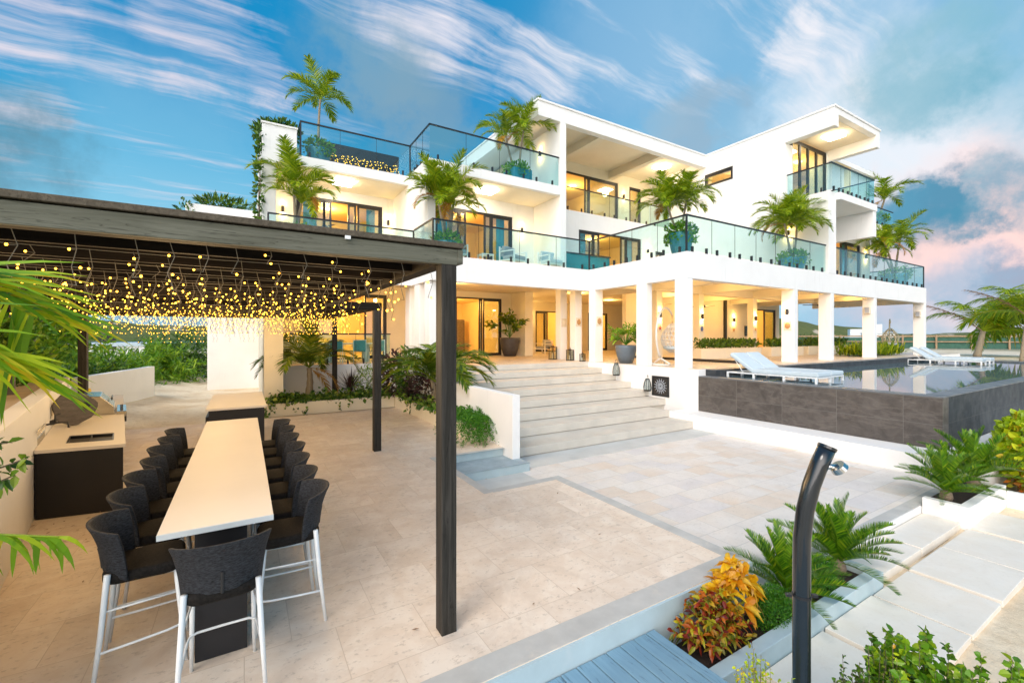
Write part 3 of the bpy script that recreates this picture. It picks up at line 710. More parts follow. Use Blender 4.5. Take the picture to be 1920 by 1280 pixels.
# stair cheek wall and the planter round the palms
o = MB().box(4.62, 4.80, 7.6, 13.6, -.3, 1.12).build('stair_wall', S, bevel=.008); tag(o, 'low white wall along the left side of the stair', 'wall')
pb = MB()
pb.box(.55, 4.25, 14.50, 14.68, -.02, .36).box(4.25, 4.43, 8.9, 14.68, -.02, .36).box(4.43, 4.618, 8.9, 9.06, -.02, .36)
pb = pb.build('planter_wall', M['cream_wall'], bevel=.008); tag(pb, 'low cream planter wall round the palm bed', 'planter')
so = MB().box(.55, 4.25, 14.68, 16.9, -.02, .27).box(4.43, 4.617, 9.06, 14.68, -.02, .27).box(4.25, 4.6, 14.68, 16.9, -.02, .27)
so.build('soil', M['soil'], pb)
g = MB().box(4.6, 4.79, 13.6, 16.89, -.3, 1.30); V(g, 'wall', S)
# ------------------------------------------------------------------ pergola
perg = thing('pergola', 'dark timber pergola with rafters over the bar table', 'pergola', (1.35, 3.24, 0))
def P_(mb, name, mat, **k): return mb.build(name, mat, perg, **k)
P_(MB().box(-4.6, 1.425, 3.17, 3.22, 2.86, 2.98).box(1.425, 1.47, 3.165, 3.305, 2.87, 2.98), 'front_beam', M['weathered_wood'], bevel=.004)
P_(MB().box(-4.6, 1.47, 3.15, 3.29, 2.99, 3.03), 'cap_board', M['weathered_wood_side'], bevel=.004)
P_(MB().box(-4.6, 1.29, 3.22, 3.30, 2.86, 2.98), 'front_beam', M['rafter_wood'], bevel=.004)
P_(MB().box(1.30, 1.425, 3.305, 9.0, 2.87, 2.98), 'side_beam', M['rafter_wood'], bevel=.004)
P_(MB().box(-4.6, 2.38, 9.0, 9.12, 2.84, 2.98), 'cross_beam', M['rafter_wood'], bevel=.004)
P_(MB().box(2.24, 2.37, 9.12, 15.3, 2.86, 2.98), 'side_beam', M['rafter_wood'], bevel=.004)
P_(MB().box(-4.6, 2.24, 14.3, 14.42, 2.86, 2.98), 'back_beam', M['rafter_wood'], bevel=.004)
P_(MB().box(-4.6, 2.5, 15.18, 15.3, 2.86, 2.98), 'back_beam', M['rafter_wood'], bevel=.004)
post0 = MB().box(1.295, 1.42, 3.175, 3.30, 0.0, 2.869)
P_(post0, 'post', M['post_wood'], bevel=.006)
P_(MB().box(2.225, 2.37, 9.0, 9.14, 0, 2.84), 'post', M['post_wood'], bevel=.006)
P_(MB().box(2.44, 2.58, 15.18, 15.32, .2, 2.86), 'post', M['post_wood'], bevel=.006)
P_(MB().box(-2.98, -2.84, 12.6, 12.74, 0, 2.86), 'post', M['post_wood'], bevel=.006)
YR = [3.92+.62*i for i in range(8)]+[9.55+.62*i for i in range(8)]
for y in YR:
    x1 = 1.30 if y < 9 else 2.24
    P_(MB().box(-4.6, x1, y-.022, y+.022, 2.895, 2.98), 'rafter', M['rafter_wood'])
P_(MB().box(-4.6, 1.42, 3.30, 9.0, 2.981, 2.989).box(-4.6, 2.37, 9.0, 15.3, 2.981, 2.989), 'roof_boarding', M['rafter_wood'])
P_(MB().box(.585, .62, 3.142, 3.158, 2.965, 2.988).box(-2.0, -1.95, 3.142, 3.158, 2.965, 2.988), 'roof_clip', M['white_metal'])

# icicle strings: a wire along each rafter with drops of warm bulbs
bulb_v = MB().ball((0, 0, 0), 1, 6, 4)
rnd = random.Random(11)
ORD = ['first', 'second', 'third', 'fourth', 'fifth', 'sixth', 'seventh', 'eighth', 'ninth', 'tenth', 'eleventh', 'twelfth', 'thirteenth', 'fourteenth', 'fifteenth', 'sixteenth', 'seventeenth', 'eighteenth']
BME = bpy.data.meshes.new('bulb'); BME.from_pydata(bulb_v.v, [], bulb_v.f); BME.materials.append(M['bulb_glow'])
def icicles(idx, y, x0, x1, lab, step, n_b, ln, rad, separate, mat):
    t = thing('icicle_lights', lab, 'string lights', (x0, y, 2.88), 0, 'strings of warm icicle lights under the pergola')
    w = MB(); b = MB(); x = x0+rnd.uniform(0, step); top = 2.885
    w.tube([(x0, y, top), ((x0+x1)/2, y, top-.01), (x1, y, top)], .003, 4)
    nb = 0
    while x < x1:
        L = ln*rnd.choice((.35, .6, .8, 1.0, 1.0)); k = max(2, int(L/.085)); pts = [(x, y, top)]
        for i in range(k):
            sx = (-1)**i*rnd.uniform(.008, .028); pts.append((x+sx, y+rnd.uniform(-.02, .02), top-L*(i+1)/k))
        w.tube(pts, .0022 if separate else .0020, 4)
        for i, q in enumerate(pts[1:]):
            if rnd.random() < n_b:
                sd_ = (-1)**(i+1); q2 = (q[0]+sd_*rnd.uniform(.02, .05), q[1]+rnd.uniform(-.02, .02), q[2]+rnd.uniform(-.012, .012))
                w.tube([q, q2], .0018, 4)
                if separate:
                    inst(BME, 'bulb', t, Vector(q2)-WORLD[t.name], scale=(rad, rad, rad*1.1)); nb += 1
                else: b.ball(q2, rad*rnd.uniform(.8, 1.15), 6, 4)
        x += step*rnd.uniform(.7, 1.35)
    w.build('wire', M['white_wire'] if separate else M['dark_wire'], t)
    if b.v: tag(b.build('bulbs', mat, t), kind='stuff')
pm('white_wire', (.20, .18, .14), .6); pm('dark_wire', (.10, .085, .06), .6)
rows = [3.345]+[y+.035 for y in YR]+[15.16]
for i, y in enumerate(rows):
    lab = 'warm icicle lights hanging from the inside of the front pergola beam' if i == 0 else ('warm icicle lights hanging along the back edge of the pergola' if i == len(rows)-1 else 'warm icicle lights along the %s pergola rafter behind the front beam' % ORD[i-1])
    near = i < 5; x1 = 1.22 if y < 9 else 2.18
    x0 = -1.15-.42*i if i < 4 else -2.7
    icicles(i, y, max(-2.75, x0), x1, lab, .22 if i < 2 else (.13 if i < 6 else .12 if i < 11 else .11), .85, .30 if i < 4 else .36 if i < 10 else .50 if i < len(rows)-1 else .72,
            .0070 if i < 3 else .0074 if i < 8 else .0086, near, M['bulb_glow'] if i < 8 else M['far_bulb_glow'])
for i, (y, x1) in enumerate([(3.6, 1.38), (4.8, 1.38), (6.3, 1.40), (7.6, 1.42)]):
    icicles(20+i, y, x1-.05, x1+.01, 'loose drop of warm lights at the side beam, %s from the near post' % ORD[i], .05, .9, .5 if i else .25, .012, False, M['bulb_glow'])
for y, pw_ in ((4.2, 14), (5.8, 16), (7.4, 18), (9.2, 20), (11.2, 26), (13.4, 30)):
    for x in (-1.9, -.5, .8): lamp('string_light_glow', (x, y, 2.50), pw_*.80, (1, .66, .32), .4)

# ------------------------------------------------------------------ bar table, stools
tb = thing('bar_table', 'long bar table with pale stone top on a dark pedestal', 'table', (-.155, 6, 0))
MB().box(-.495, .185, 3.70, 8.27, .955, .995).build('table_top', M['bar_top'], tb, bevel=.004)
MB().box(-.495, .185, 3.692, 3.699, .955, .993).build('top_edge', M['bar_top_edge'], tb)
MB().box(-.30, .02, 3.82, 8.15, 0, .954).build('pedestal', M['dark_cladding'], tb, bevel=.004)

def make_stool():
    t = thing('bar_stool', 'black woven bar stool with white legs', 'bar stool', (0, 0, 0), 0, 'black woven bar stools round the bar table')
    s_ = MB(); n = 9; rows_ = []
    # seat: a pad with rounded edge
    pts = []
    for k in range(28):
        a = 2*math.pi*k/28; c, s2 = math.cos(a), math.sin(a); ex = .42
        pts.append((math.copysign(abs(c)**ex, c)*(.205+.012*(s2 > 0)), math.copysign(abs(s2)**ex, s2)*.225+.01))
    vs = []; fs = []
    for (zz, sc) in ((.655, .93), (.672, 1.0), (.712, 1.0), (.728, .965), (.732, .88)):
        vs += [(x*sc, .01+(y-.01)*sc, zz) for x, y in pts]
    for i in range(4):
        for j in range(28): fs.append((i*28+j, i*28+(j+1) % 28, (i+1)*28+(j+1) % 28, (i+1)*28+j))
    fs += [tuple(range(27, -1, -1)), tuple(4*28+j for j in range(28))]
    s_.add(vs, fs); s_.build('seat', M['weave_seat'], t, smooth=True, local=True)
    # back shell: curved in plan, flaring out at the rim
    def shell(off):
        g = []
        for iz in range(8):
            v = iz/7
            row = []
            for ia in range(17):
                u = -1+2*ia/16; th = u*R(74)
                zb = .715-.045*abs(u)**3+.03*(1-u*u)*0; zt = 1.045-.03*u*u
                z = zb+(zt-zb)*v; fl = .215+.030*v+.030*v**3+off
                row.append((fl*1.02*math.sin(th), -fl*math.cos(th)*.92-.015-.03*v*v, z))
            g.append(row)
        return g
    a = shell(.012); b = shell(-.012); vs = []; fs = []
    for g in (a, b):
        for row in g: vs += row
    W_ = 17; H_ = 8; o2 = W_*H_
    for i in range(H_-1):
        for j in range(W_-1):
            fs.append((i*W_+j, i*W_+j+1, (i+1)*W_+j+1, (i+1)*W_+j)); fs.append((o2+i*W_+j, o2+(i+1)*W_+j, o2+(i+1)*W_+j+1, o2+i*W_+j+1))
    for i in range(H_-1):
        for j, rv in ((0, 0), (W_-1, 1)):
            q = (i*W_+j, (i+1)*W_+j, o2+(i+1)*W_+j, o2+i*W_+j); fs.append(q if not rv else q[::-1])
    for j in range(W_-1):
        fs.append((j, o2+j, o2+j+1, j+1)); i = H_-1; fs.append((i*W_+j, i*W_+j+1, o2+i*W_+j+1, o2+i*W_+j))
    MB().add(vs, fs).build('backrest', M['weave'], t, smooth=True, local=True, bevel=.007)
    k = MB().tube([a[0][8], a[1][8], a[2][8], a[3][8]], .010, 6)
    k.build('back_strap', M['black_metal'], t, local=True)
    for sx in (-1, 1):
        MB().tube([(sx*.196, -.175, .735), (sx*.216, -.205, .36), (sx*.236, -.245, 0)], [.0185, .0165, .0125], 10).build('leg', M['white_metal'], t, smooth=True, local=True)
        MB().tube([(sx*.175, .185, .67), (sx*.182, .215, .33), (sx*.188, .245, 0)], [.0175, .0155, .0115], 10).build('leg', M['white_metal'], t, smooth=True, local=True)
    fr = [(-.224, -.225, .245)]
    for q in ((-.214, -.05, .25), (-.203, .14, .26), (-.192, .195, .265), (-.155, .222, .268), (0, .226, .268), (.155, .222, .268), (.192, .195, .265), (.203, .14, .26), (.214, -.05, .25), (.224, -.225, .245)): fr.append(q)
    MB().tube(fr, .0085, 8).build('footrest', M['white_metal'], t, smooth=True, local=True)
    for sx in (-1, 1): MB().tube([(sx*.208, -.19, .50), (sx*.178, .20, .50)], .007, 6).build('stretcher', M['white_metal'], t, smooth=True, local=True)
    return t
stool = make_stool()
stool.location = (-.12, 3.50, 0); stool.rotation_euler = (0, 0, R(1)); stool['label'] = 'black woven bar stool at the near head of the bar table'
for i in range(7):
    y = 4.08+.57*i; o_ = 'nearest the head stool' if i == 0 else ('farthest from the head stool' if i == 6 else '%s from the head of the table' % ORD[i])
    copy_tree(stool, (-.62+rnd.uniform(-.02, .02), y+rnd.uniform(-.02, .02), 0), R(-90+rnd.uniform(-4, 4)), 'black woven bar stool on the grill side, '+o_)
    copy_tree(stool, (.305+rnd.uniform(-.02, .02), y+rnd.uniform(-.02, .02), 0), R(90+rnd.uniform(-4, 4)), 'black woven bar stool on the stair side, '+o_)

# ------------------------------------------------------------------ outdoor kitchen
kw = thing('kitchen_wall', 'long low white wall behind the grill counter', 'wall', (-2.26, 7.85, 0))
def sk(x, y, z): return (-2.26+x*.984-y*.179, 7.85+x*.179+y*.984, z)
def skbox(mb, x0, x1, y0, y1, z0, z1, m=0):
    vs = [sk(x, y, z) for z in (z0, z1) for (x, y) in ((x0, y0), (x1, y0), (x1, y1), (x0, y1))]
    return mb.add(vs, [(3, 2, 1, 0), (4, 5, 6, 7), (0, 1, 5, 4), (1, 2, 6, 5), (2, 3, 7, 6), (3, 0, 4, 7)], m)
skbox(MB(), -.20, 0, -5.0, 5.3, 0, 1.44).build('wall_body', M['stucco'], kw, bevel=.006)
skbox(MB(), -.95, -.201, -5.0, 5.0, 0, 1.38).build('stone_ledge', M['sand_ledge'] if 'sand_ledge' in M else pm('sand_ledge', (.60, .46, .30), .8, var=(2, .15), bump=(30, .3, .01)), kw, bevel=.006)
for y in (-.2, 2.4): skbox(MB(), -.55, -.45, y, y+.1, 1.381, 1.75).build('light_post', M['dry_wood'], kw)
skbox(MB(), .001, .008, 1.9, 2.5, 1.05, 1.26).build('wall_panel', M['cream_tile'], kw)
kc = thing('kitchen_counter', 'outdoor kitchen counter with pale top and dark cladding', 'counter', (-2.0, 9, 0))
poly = lambda e, L: [(-2.245-0*e, 7.84-e), (-1.38+e, 7.72-e), (-1.38+e-.182*L, 7.72+L), (-2.245-.182*L, 7.84+L)]
MB().prism(poly(0, 6.5), 0, .838).build('cabinet', M['dark_cladding'], kc, bevel=.004)
# top with the cut-out of the sink: strips that butt
def cp(u, v):     # u across 0..1 (wall to front), v along from the near end
    x0, y0 = -2.245, 7.81; x1, y1 = -1.35, 7.69
    return (x0+(x1-x0)*u-.182*v, y0+(y1-y0)*u+v)
def cquad(mb, u0, u1, v0, v1, z0, z1, m=0): return mb.prism([cp(u0, v0), cp(u1, v0), cp(u1, v1), cp(u0, v1)], z0, z1, m)
t_ = MB(); cquad(t_, 0, 1, 0, .36, .838, .88); cquad(t_, 0, .30, .36, .98, .838, .88); cquad(t_, .86, 1, .36, .98, .838, .88); cquad(t_, 0, 1, .98, 6.55, .838, .88)
t_.build('worktop', M['bar_top'], kc)
t_ = MB(); cquad(t_, .30, .86, .36, .98, .68, .685); cquad(t_, .30, .32, .36, .98, .685, .872); cquad(t_, .84, .86, .36, .98, .685, .872); cquad(t_, .32, .84, .36, .38, .685, .872); cquad(t_, .32, .84, .96, .98, .685, .872); cquad(t_, .57, .59, .38, .96, .685, .87)
t_.build('sink', M['steel_dark'], kc)
fa = thing('tap', 'black tap on the wall above the counter sink', 'tap', (*cp(.05, 1.15), 1.02))
q = cp(.03, 1.15)
MB().tube([(q[0]-.02, q[1], 1.03), (q[0]+.10, q[1], 1.05), (q[0]+.21, q[1]-.02, 1.05), (q[0]+.22, q[1]-.02, .97)], .014, 8).tube([(q[0]+.06, q[1]+.02, 1.04), (q[0]+.06, q[1]+.04, 1.15), (q[0]+.1, q[1]+.09, 1.17)], .012, 8).build('spout', M['black_metal'], fa, smooth=True)
MB().obox((q[0]+.03, q[1]+.08, 1.05), (.05, .13, .07)).build('valve_body', M['black_metal'], fa, bevel=.01)
ut = thing('utensil_rack', 'row of steel utensils hanging on the wall by the sink', 'utensils', (*cp(0, .2), 1.0))
u_ = MB()
for i in range(8):
    q = cp(.015, .06+.09*i); u_.tube([(q[0]+.012, q[1], 1.09), (q[0]+.016, q[1], .93)], .005, 5)
a_, b_2 = cp(.012, .0), cp(.012, .75); u_.tube([(a_[0]+.01, a_[1], 1.10), (b_2[0]+.01, b_2[1], 1.10)], .006, 6)
u_.build('rack', M['steel'], ut, smooth=True)
# driftwood fish
fh = thing('driftwood_fish', 'grey driftwood fish sculpture leaning on the kitchen wall', 'sculpture', (*cp(.28, 2.0), .88))
q = Vector((*cp(.30, 1.95), 0)); n = 26; fr_ = []; bk = []
ax = Vector((.93, .37, 0)); nrm = Vector((-.37, .93, 0))
for k in range(n):
    a = 2*math.pi*k/n; rr = .255*(1+.05*math.sin(3*a+1)+.035*math.sin(7*a)); yy = math.sin(a)*rr; 
    fr_.append((math.cos(a)*rr*1.02, .265+yy*(1.0 if yy > 0 else .98)))
vs = [tuple(q+ax*x+nrm*(-.06+.10*z)+Vector((0, 0, .885+z))) for x, z in fr_]+[tuple(q+ax*x+nrm*(.035+.10*z)+Vector((0, 0, .885+z))) for x, z in fr_]
MB().add(vs, [tuple(range(n)), tuple(range(2*n-1, n-1, -1))]+[(i, n+i, n+(i+1) % n, (i+1) % n) for i in range(n)]).build('body', M['dry_wood'], fh, bevel=.012)
c_ = q+ax*.13+nrm*(-.035)+Vector((0, 0, 1.20)); MB().tube([tuple(c_-nrm*.012), tuple(c_-nrm*.022)], [.055, .05], 12).build('eye', M['black_metal'], fh)
c_ = q-ax*.30+Vector((0, 0, 1.12)); MB().obox(tuple(c_), (.05, .12, .20), rz=R(20)).obox(tuple(c_-ax*.06+Vector((0, 0, .06))), (.05, .06, .09), rz=R(20)).build('tail', M['dry_wood'], fh, bevel=.01)
# grill
gr = thing('grill', 'stainless steel gas grill with a sloping hood set in the counter', 'grill', (*cp(.55, 3.6), .88))
def gp(u, v, z): x, y = cp(u, v); return (x, y, z)
sec = [(.10, .88), (.10, 1.02), (.16, 1.20), (.30, 1.225), (.62, 1.215), (.84, 1.02), (.86, .88)]
g_ = MB(); v0, v1 = 3.05, 3.98
vs = [gp(u, v0, z) for u, z in sec]+[gp(u, v1, z) for u, z in sec]; n = len(sec)
g_.add(vs, [tuple(range(n)), tuple(range(2*n-1, n-1, -1))]+[(i, n+i, n+(i+1) % n, (i+1) % n) for i in range(n)])
g_.build('hood', M['steel'], gr, bevel=.008)
MB().tube([gp(.80, 3.15, 1.14), gp(.80, 3.88, 1.14)], .014, 8).build('handle', M['steel_dark'], gr, smooth=True)
g_ = MB(); cquad(g_, .88, 1.04, 3.0, 4.03, .74, .935); g_.build('control_panel', M['steel'], gr, bevel=.006)
for v in (3.2, 3.5, 3.8): MB().tube([gp(.96, v, .936), gp(.96, v, .965)], .022, 10).build('knob', M['steel_dark'], gr)
g_ = MB(); cquad(g_, .0, .095, 3.0, 4.03, .881, .95); g_.build('back_tray', M['steel_dark'], gr)
yp = thing('potted_plant', 'small yellow pot with a green plant beyond the grill', 'plant', (*cp(.22, 6.2), .88))
q = cp(.22, 6.2); MB().lathe([(.06, 0), (.10, .06), (.11, .16), (.09, .22)], (q[0], q[1], .88), 14).build('pot', M['yellow_glaze'], yp, smooth=True)
# small bar cabinet at the far end of the table
sb_ = thing('bar_cabinet', 'dark bar cabinet with a pale top at the far end of the table', 'cabinet', (-.15, 11.8, 0))
MB().box(-.60, .36, 10.55, 13.2, 0, .838).box(-.66, -.60, 10.7, 13.0, .3, .7).build('cabinet', M['dark_cladding'], sb_, bevel=.004)
MB().box(-.65, .40, 10.52, 13.24, .838, .88).build('worktop', M['bar_top'], sb_, bevel=.004)

# ------------------------------------------------------------------ shower
sh = thing('outdoor_shower', 'black curved outdoor shower pipe in the right foreground', 'shower', (2.81, 1.34, -.5))
MB().tube([(2.812, 1.342, -.5), (2.812, 1.342, .30), (2.812, 1.342, .9), (2.813, 1.340, 1.12), (2.822, 1.328, 1.28), (2.848, 1.306, 1.43), (2.885, 1.282, 1.55), (2.93, 1.258, 1.655)], [.047]*8, 24).build('pipe', M['shower_pipe'], sh, smooth=True)
MB().tube([(2.926, 1.260, 1.645), (2.932, 1.257, 1.66)], .050, 24).build('pipe_collar', M['shower_pipe'], sh)
MB().tube([(2.812, 1.342, .770), (2.812, 1.342, .785)], .051, 24).obox((2.872, 1.30, .778), (.03, .02, .016), rz=R(-35)).obox((2.752, 1.385, .778), (.03, .02, .016), rz=R(-35)).build('clamp_ring', M['black_metal'], sh)
MB().tube([(2.90, 1.262, 1.54), (2.965, 1.222, 1.545)], .016, 10).build('shower_arm', M['steel'], sh, smooth=True)
MB().tube([(2.962, 1.224, 1.548), (2.978, 1.212, 1.526)], [.042, .048], 20).build('shower_head', M['steel'], sh)
MB().tube([(2.85, 1.29, .02), (2.90, 1.26, .02)], .010, 8).ball((2.90, 1.26, -.01), .022, 10, 6).build('tap', M['steel_dark'], sh, smooth=True)

# ------------------------------------------------------------------ loungers in the shallow end
def make_lounger():
    t = thing('sun_lounger', 'white sun lounger', 'sun lounger', (0, 0, 0), 0, 'white sun loungers standing in the pool')
    f = MB(); W = .36
    for x in (-W, W): f.box(x-.02, x+.02, -1.25, 1.25, .26, .30); f.box(x-.018, x+.018, -1.23, 1.23, .10, .13)
    for y in (-1.23, 1.23): f.box(-W, W, y-.02, y+.02, .262, .298)
    f.box(-W, W, -.02, .02, .262, .298); f.build('frame', M['white_metal'], t, local=True, bevel=.004)
    for y in (-1.22, -.42, .42, 1.22):
        for x in (-W, W): MB().box(x-.022, x+.022, y-.025, y+.025, 0, .262).build('leg', M['white_metal'], t, local=True)
    MB().box(-.35, .35, -1.26, .52, .302, .42).build('mattress', M['cushion'], t, local=True, bevel=.03)
    o = MB(); a = R(35); L = .84
    vs = []
    for (s_, z_) in ((0, .0), (L, 0), (L, .115), (0, .115)):
        vs.append((.50+s_*math.cos(a)-z_*math.sin(a), .305+s_*math.sin(a)+z_*math.cos(a)))
    vv = [(-.35, y, z) for y, z in vs]+[(.35, y, z) for y, z in vs]
    o.add(vv, [(3, 2, 1, 0), (4, 5, 6, 7), (0, 1, 5, 4), (1, 2, 6, 5), (2, 3, 7, 6), (3, 0, 4, 7)]); o.build('backrest', M['cushion'], t, local=True, bevel=.03)
    MB().tube([(-.3, 1.05, .70), (-.3, .78, .30)], .012, 6).tube([(.3, 1.05, .70), (.3, .78, .30)], .012, 6).build('back_prop', M['white_metal'], t, local=True)
    return t
WZ = .95
lg = make_lounger(); lg.location = (13.0, 6.9, WZ); lg['label'] = 'white sun lounger in the pool, nearest the slate wall'
copy_tree(lg, (13.85, 6.95, WZ), 0, 'white sun lounger in the pool, on the house side of the nearest lounger')
copy_tree(lg, (27.4, 7.0, WZ), R(2), 'white sun lounger of the far pair, nearer the camera')
copy_tree(lg, (28.6, 7.0, WZ), R(2), 'white sun lounger of the far pair, farther from the camera')

# ------------------------------------------------------------------ hanging egg chairs
def egg(name, label, loc, rz, mat, wire=.011, n=15):
    t = thing(name, label, 'hanging chair', loc, rz)
    st = MB(); pts = []
    for i in range(19):
        u = i/18; a = R(-62)+u*R(232); pts.append((-.10-.60*math.cos(a)*1.0, 0, 1.10+1.0*math.sin(a)*1.0))
    pts = [(.28-.78*math.cos(R(-55+u*185/18))*1.0, 0, 1.06+.98*math.sin(R(-55+u*185/18))) for u in range(19)]
    st.tube(pts, .035, 10); b0 = pts[0]
    for s_ in (-1, 1): st.tube([(b0[0], 0, b0[2]-.02), (b0[0]+.1, s_*.30, .04), (b0[0]-.45, s_*.48, .03)], .03, 8)
    st.tube([(b0[0]-.45, -.48, .03), (b0[0]-.45, .48, .03)], .03, 8); st.tube([(b0[0], 0, b0[2]), (b0[0]+.35, 0, .03)], .03, 8)
    st.build('stand', mat, t, smooth=True, local=True)
    top = Vector(pts[-1]); cx = top.x+.02; w = MB(); cz = .95; H_ = .58; Wd = .42
    def rad(v): return Wd*math.sin(math.pi*min(1, max(0, v)))**.75*(1.12-.34*v)
    def pt(v, a): r_ = rad(v); return (cx+r_*math.cos(a), r_*math.sin(a), cz-H_+2*H_*v)
    for i in range(n):
        a0 = R(35)+R(290)*i/(n-1)
        for sgn in (1, -1):
            w.tube([pt(.03+.92*j/10, a0+sgn*(j/10)*1.1) for j in range(11) if R(30) <= (a0+sgn*(j/10)*1.1) <= R(330)] or [pt(.03, a0), pt(.06, a0)], wire, 5)
    for j in range(7): w.tube([pt(.08+.125*j, R(35)+R(290)*q/16) for q in range(17)], wire, 5)
    for a in (R(35), R(325)): w.tube([pt(.03+.94*j/10, a) for j in range(11)], wire*1.8, 6)
    w.build('basket', mat, t, smooth=True, local=True)
    MB().tube([tuple(top), (cx, 0, cz+H_*.93)], .008, 6).build('chain', M['steel_dark'], t, local=True)
    MB().lathe([(.05, 0), (.30, .03), (.33, .10), (.28, .16), (.05, .17)], (cx, 0, .50), 16).build('cushion', M['cushion'], t, smooth=True, local=True)
egg('egg_chair', 'white woven egg chair on a curved stand under the colonnade', (12.80, 10.72, ZF), R(15), M['rattan_white'], .012)
egg('egg_chair', 'beige rattan egg chair beyond the last column by the pool', (33.4, 11.0, ZF), R(200), M['rattan_beige'], .012)

# ------------------------------------------------------------------ lanterns
def lantern(label, loc, h, w, rz=0, teardrop=False):
    t = thing('lantern', label, 'lantern', loc, rz, 'lanterns set out by the stair')
    f = MB()
    if not teardrop:
        for x in (-1, 1):
            for y in (-1, 1): f.box(x*w/2-.012, x*w/2+.012, y*w/2-.012, y*w/2+.012, 0, h*.86)
        f.box(-w/2-.015, w/2+.015, -w/2-.015, w/2+.015, 0, .03); f.box(-w/2-.015, w/2+.015, -w/2-.015, w/2+.015, h*.86, h*.90); f.box(-w*.2, w*.2, -w*.2, w*.2, h*.90, h*.96)
        f.build('frame', M['black_metal'], t, local=True)
        MB().box(-w/2+.005, w/2-.005, -w/2+.005, w/2-.005, .03, h*.86).build('glass', M['lantern_glass'], t, local=True)
        MB().tube([(-w*.25, 0, h*.96), (0, 0, h*1.12), (w*.25, 0, h*.96)], .008, 6).build('handle', M['black_metal'], t, local=True)
        MB().lathe([(.045, .031), (.045, h*.45)], (0, 0, 0), 12).build('candle', M['cream_tile'], t, local=True)
    else:
        pr = [(w*.42, 0), (w*.50, h*.22), (w*.40, h*.60), (w*.24, h*.86)]
        for k in range(10):
            a = 2*math.pi*k/10; f.tube([(r_*math.cos(a), r_*math.sin(a), z) for r_, z in pr], .006, 5)
        f.lathe([(w*.43, 0), (w*.45, .03)], (0, 0, 0), 16); f.lathe([(w*.25, h*.85), (w*.25, h*.90), (.03, h*.91)], (0, 0, 0), 16)
        f.build('frame', M['black_metal'], t, smooth=False, local=True)
        MB().lathe([(r_*.93, z+.03) for r_, z in pr], (0, 0, 0), 16).build('glass', M['lantern_glass'], t, smooth=True, local=True)
        MB().tube([(w*.26, 0, h*.88), (w*.34, 0, h*1.08), (0, 0, h*1.16), (-w*.20, 0, h*1.02)], .007, 6).build('handle', M['black_metal'], t, local=True)
lantern('tall square lantern at the foot of the back pillar', (11.62, 15.7, ZF), .62, .24, .3)
lantern('middle sized square lantern at the foot of the middle pillar', (11.66, 14.55, ZF), .50, .21, .3)
lantern('small square lantern at the foot of the front pillar', (11.66, 13.75, ZF), .34, .15, .3)
lantern('teardrop wire lantern on the upper stair step by the white plinth', (11.55, 11.75, ZF-.2053*2), .50, .28, 0, True)
lantern('teardrop wire lantern on the lower stair step by the iron grille', (11.55, 10.30, ZF-.2053*4), .46, .27, .5, True)

# iron grille let into the plinth
gt = thing('plinth_grille', 'square dark iron grille in the white plinth beside the stair', 'grille', (11.78, 9.95, .36))
f = MB(); X = 11.765
f.box(X, X+.02, 9.60, 9.66, .34, 1.0).box(X, X+.02, 10.24, 10.30, .34, 1.0).box(X, X+.02, 9.66, 10.24, .34, .40).box(X, X+.02, 9.66, 10.24, .94, 1.0)
f.build('frame', M['black_metal'], gt)
MB().box(X+.019, X+.023, 9.66, 10.24, .40, .94).build('backing', M['dark_tile'], gt)
f = MB()
for k in range(16):
    a = math.pi*k/16*2+.2; f.tube([(X+.008, 9.95+.03*math.cos(a), .67+.03*math.sin(a)), (X+.008, 9.95+.26*math.cos(a), .67+.25*math.sin(a))], .010, 5)
for r_ in (.10, .18): f.tube([(X+.006, 9.95+r_*math.cos(2*math.pi*k/9+.3), .67+r_*math.sin(2*math.pi*k/9+.3)) for k in range(10)], .009, 5)
f.build('lattice', M['cushion_gray'], gt)

# ------------------------------------------------------------------ lamps of the house
def sconce(label, loc, nx, ny, power=9, glow_=True):
    t = thing('wall_sconce', label, 'wall lamp', loc, 0, 'up and down wall lamps of the villa')
    x, y, z = loc; c = (x+nx*.06, y+ny*.06)
    MB().lathe([(.048, -.13), (.048, .13)], (c[0], c[1], z), 14).obox((x+nx*.012, y+ny*.012, z), (.024 if nx else .07, .024 if ny else .07, .1)).build('body', M['bronze_frame'], t)
    MB().lathe([(.040, .131), (.034, .15)], (c[0], c[1], z), 12).lathe([(.034, -.15), (.040, -.131)], (c[0], c[1], z), 12).build('bulb', M['sconce_glow'], t)
    for s_ in (1, -1):
        lamp('sconce_light', (x+nx*.14, y+ny*.14, z+s_*.24), power*.6, (1, .62, .20), .035, t)
sconce('wall lamp on the upper left bay left of the sliding door', (1.25, 18.87, 7.15), 0, -1, 7)
sconce('wall lamp on the upper left bay right of the sliding door', (5.25, 18.87, 7.15), 0, -1, 7)
sconce('wall lamp right of the bay door beside the tall white fin', (10.6, 16.66, 7.05), 0, -1, 7)
sconce('wall lamp between the deck door and the little window', (18.95, 16.9, 7.0), 0, -1, 7)
sconce('wall lamp on the top balcony left of the narrow door', (18.75, 18.5, 10.4), 0, -1, 7)
sconce('wall lamp on the side of the fin above the roof terrace', (11.25, 16.1, 10.4), -1, 0, 7)
sconce('wall lamp behind the palms on the side of the right block', (20.89, 10.5, 6.95), -1, 0, 8)
sconce('wall lamp right of the last sliding door on the deck', (30.6, 11.2, 6.9), 0, -1, 7)
sconce('wall lamp on the yellow wall beside the terrace sofas', (16.2, 24.5, 3.55), 0, -1, 16)
sconce('wall lamp above the red starfish plaque', (15.28, 12.95, 3.25), 0, -1, 8)
sconce('wall lamp above the blue shell plaque', (18.13, 12.95, 3.25), 0, -1, 8)
sconce('wall lamp above the tan starfish plaque', (22.48, 12.95, 3.25), 0, -1, 8)
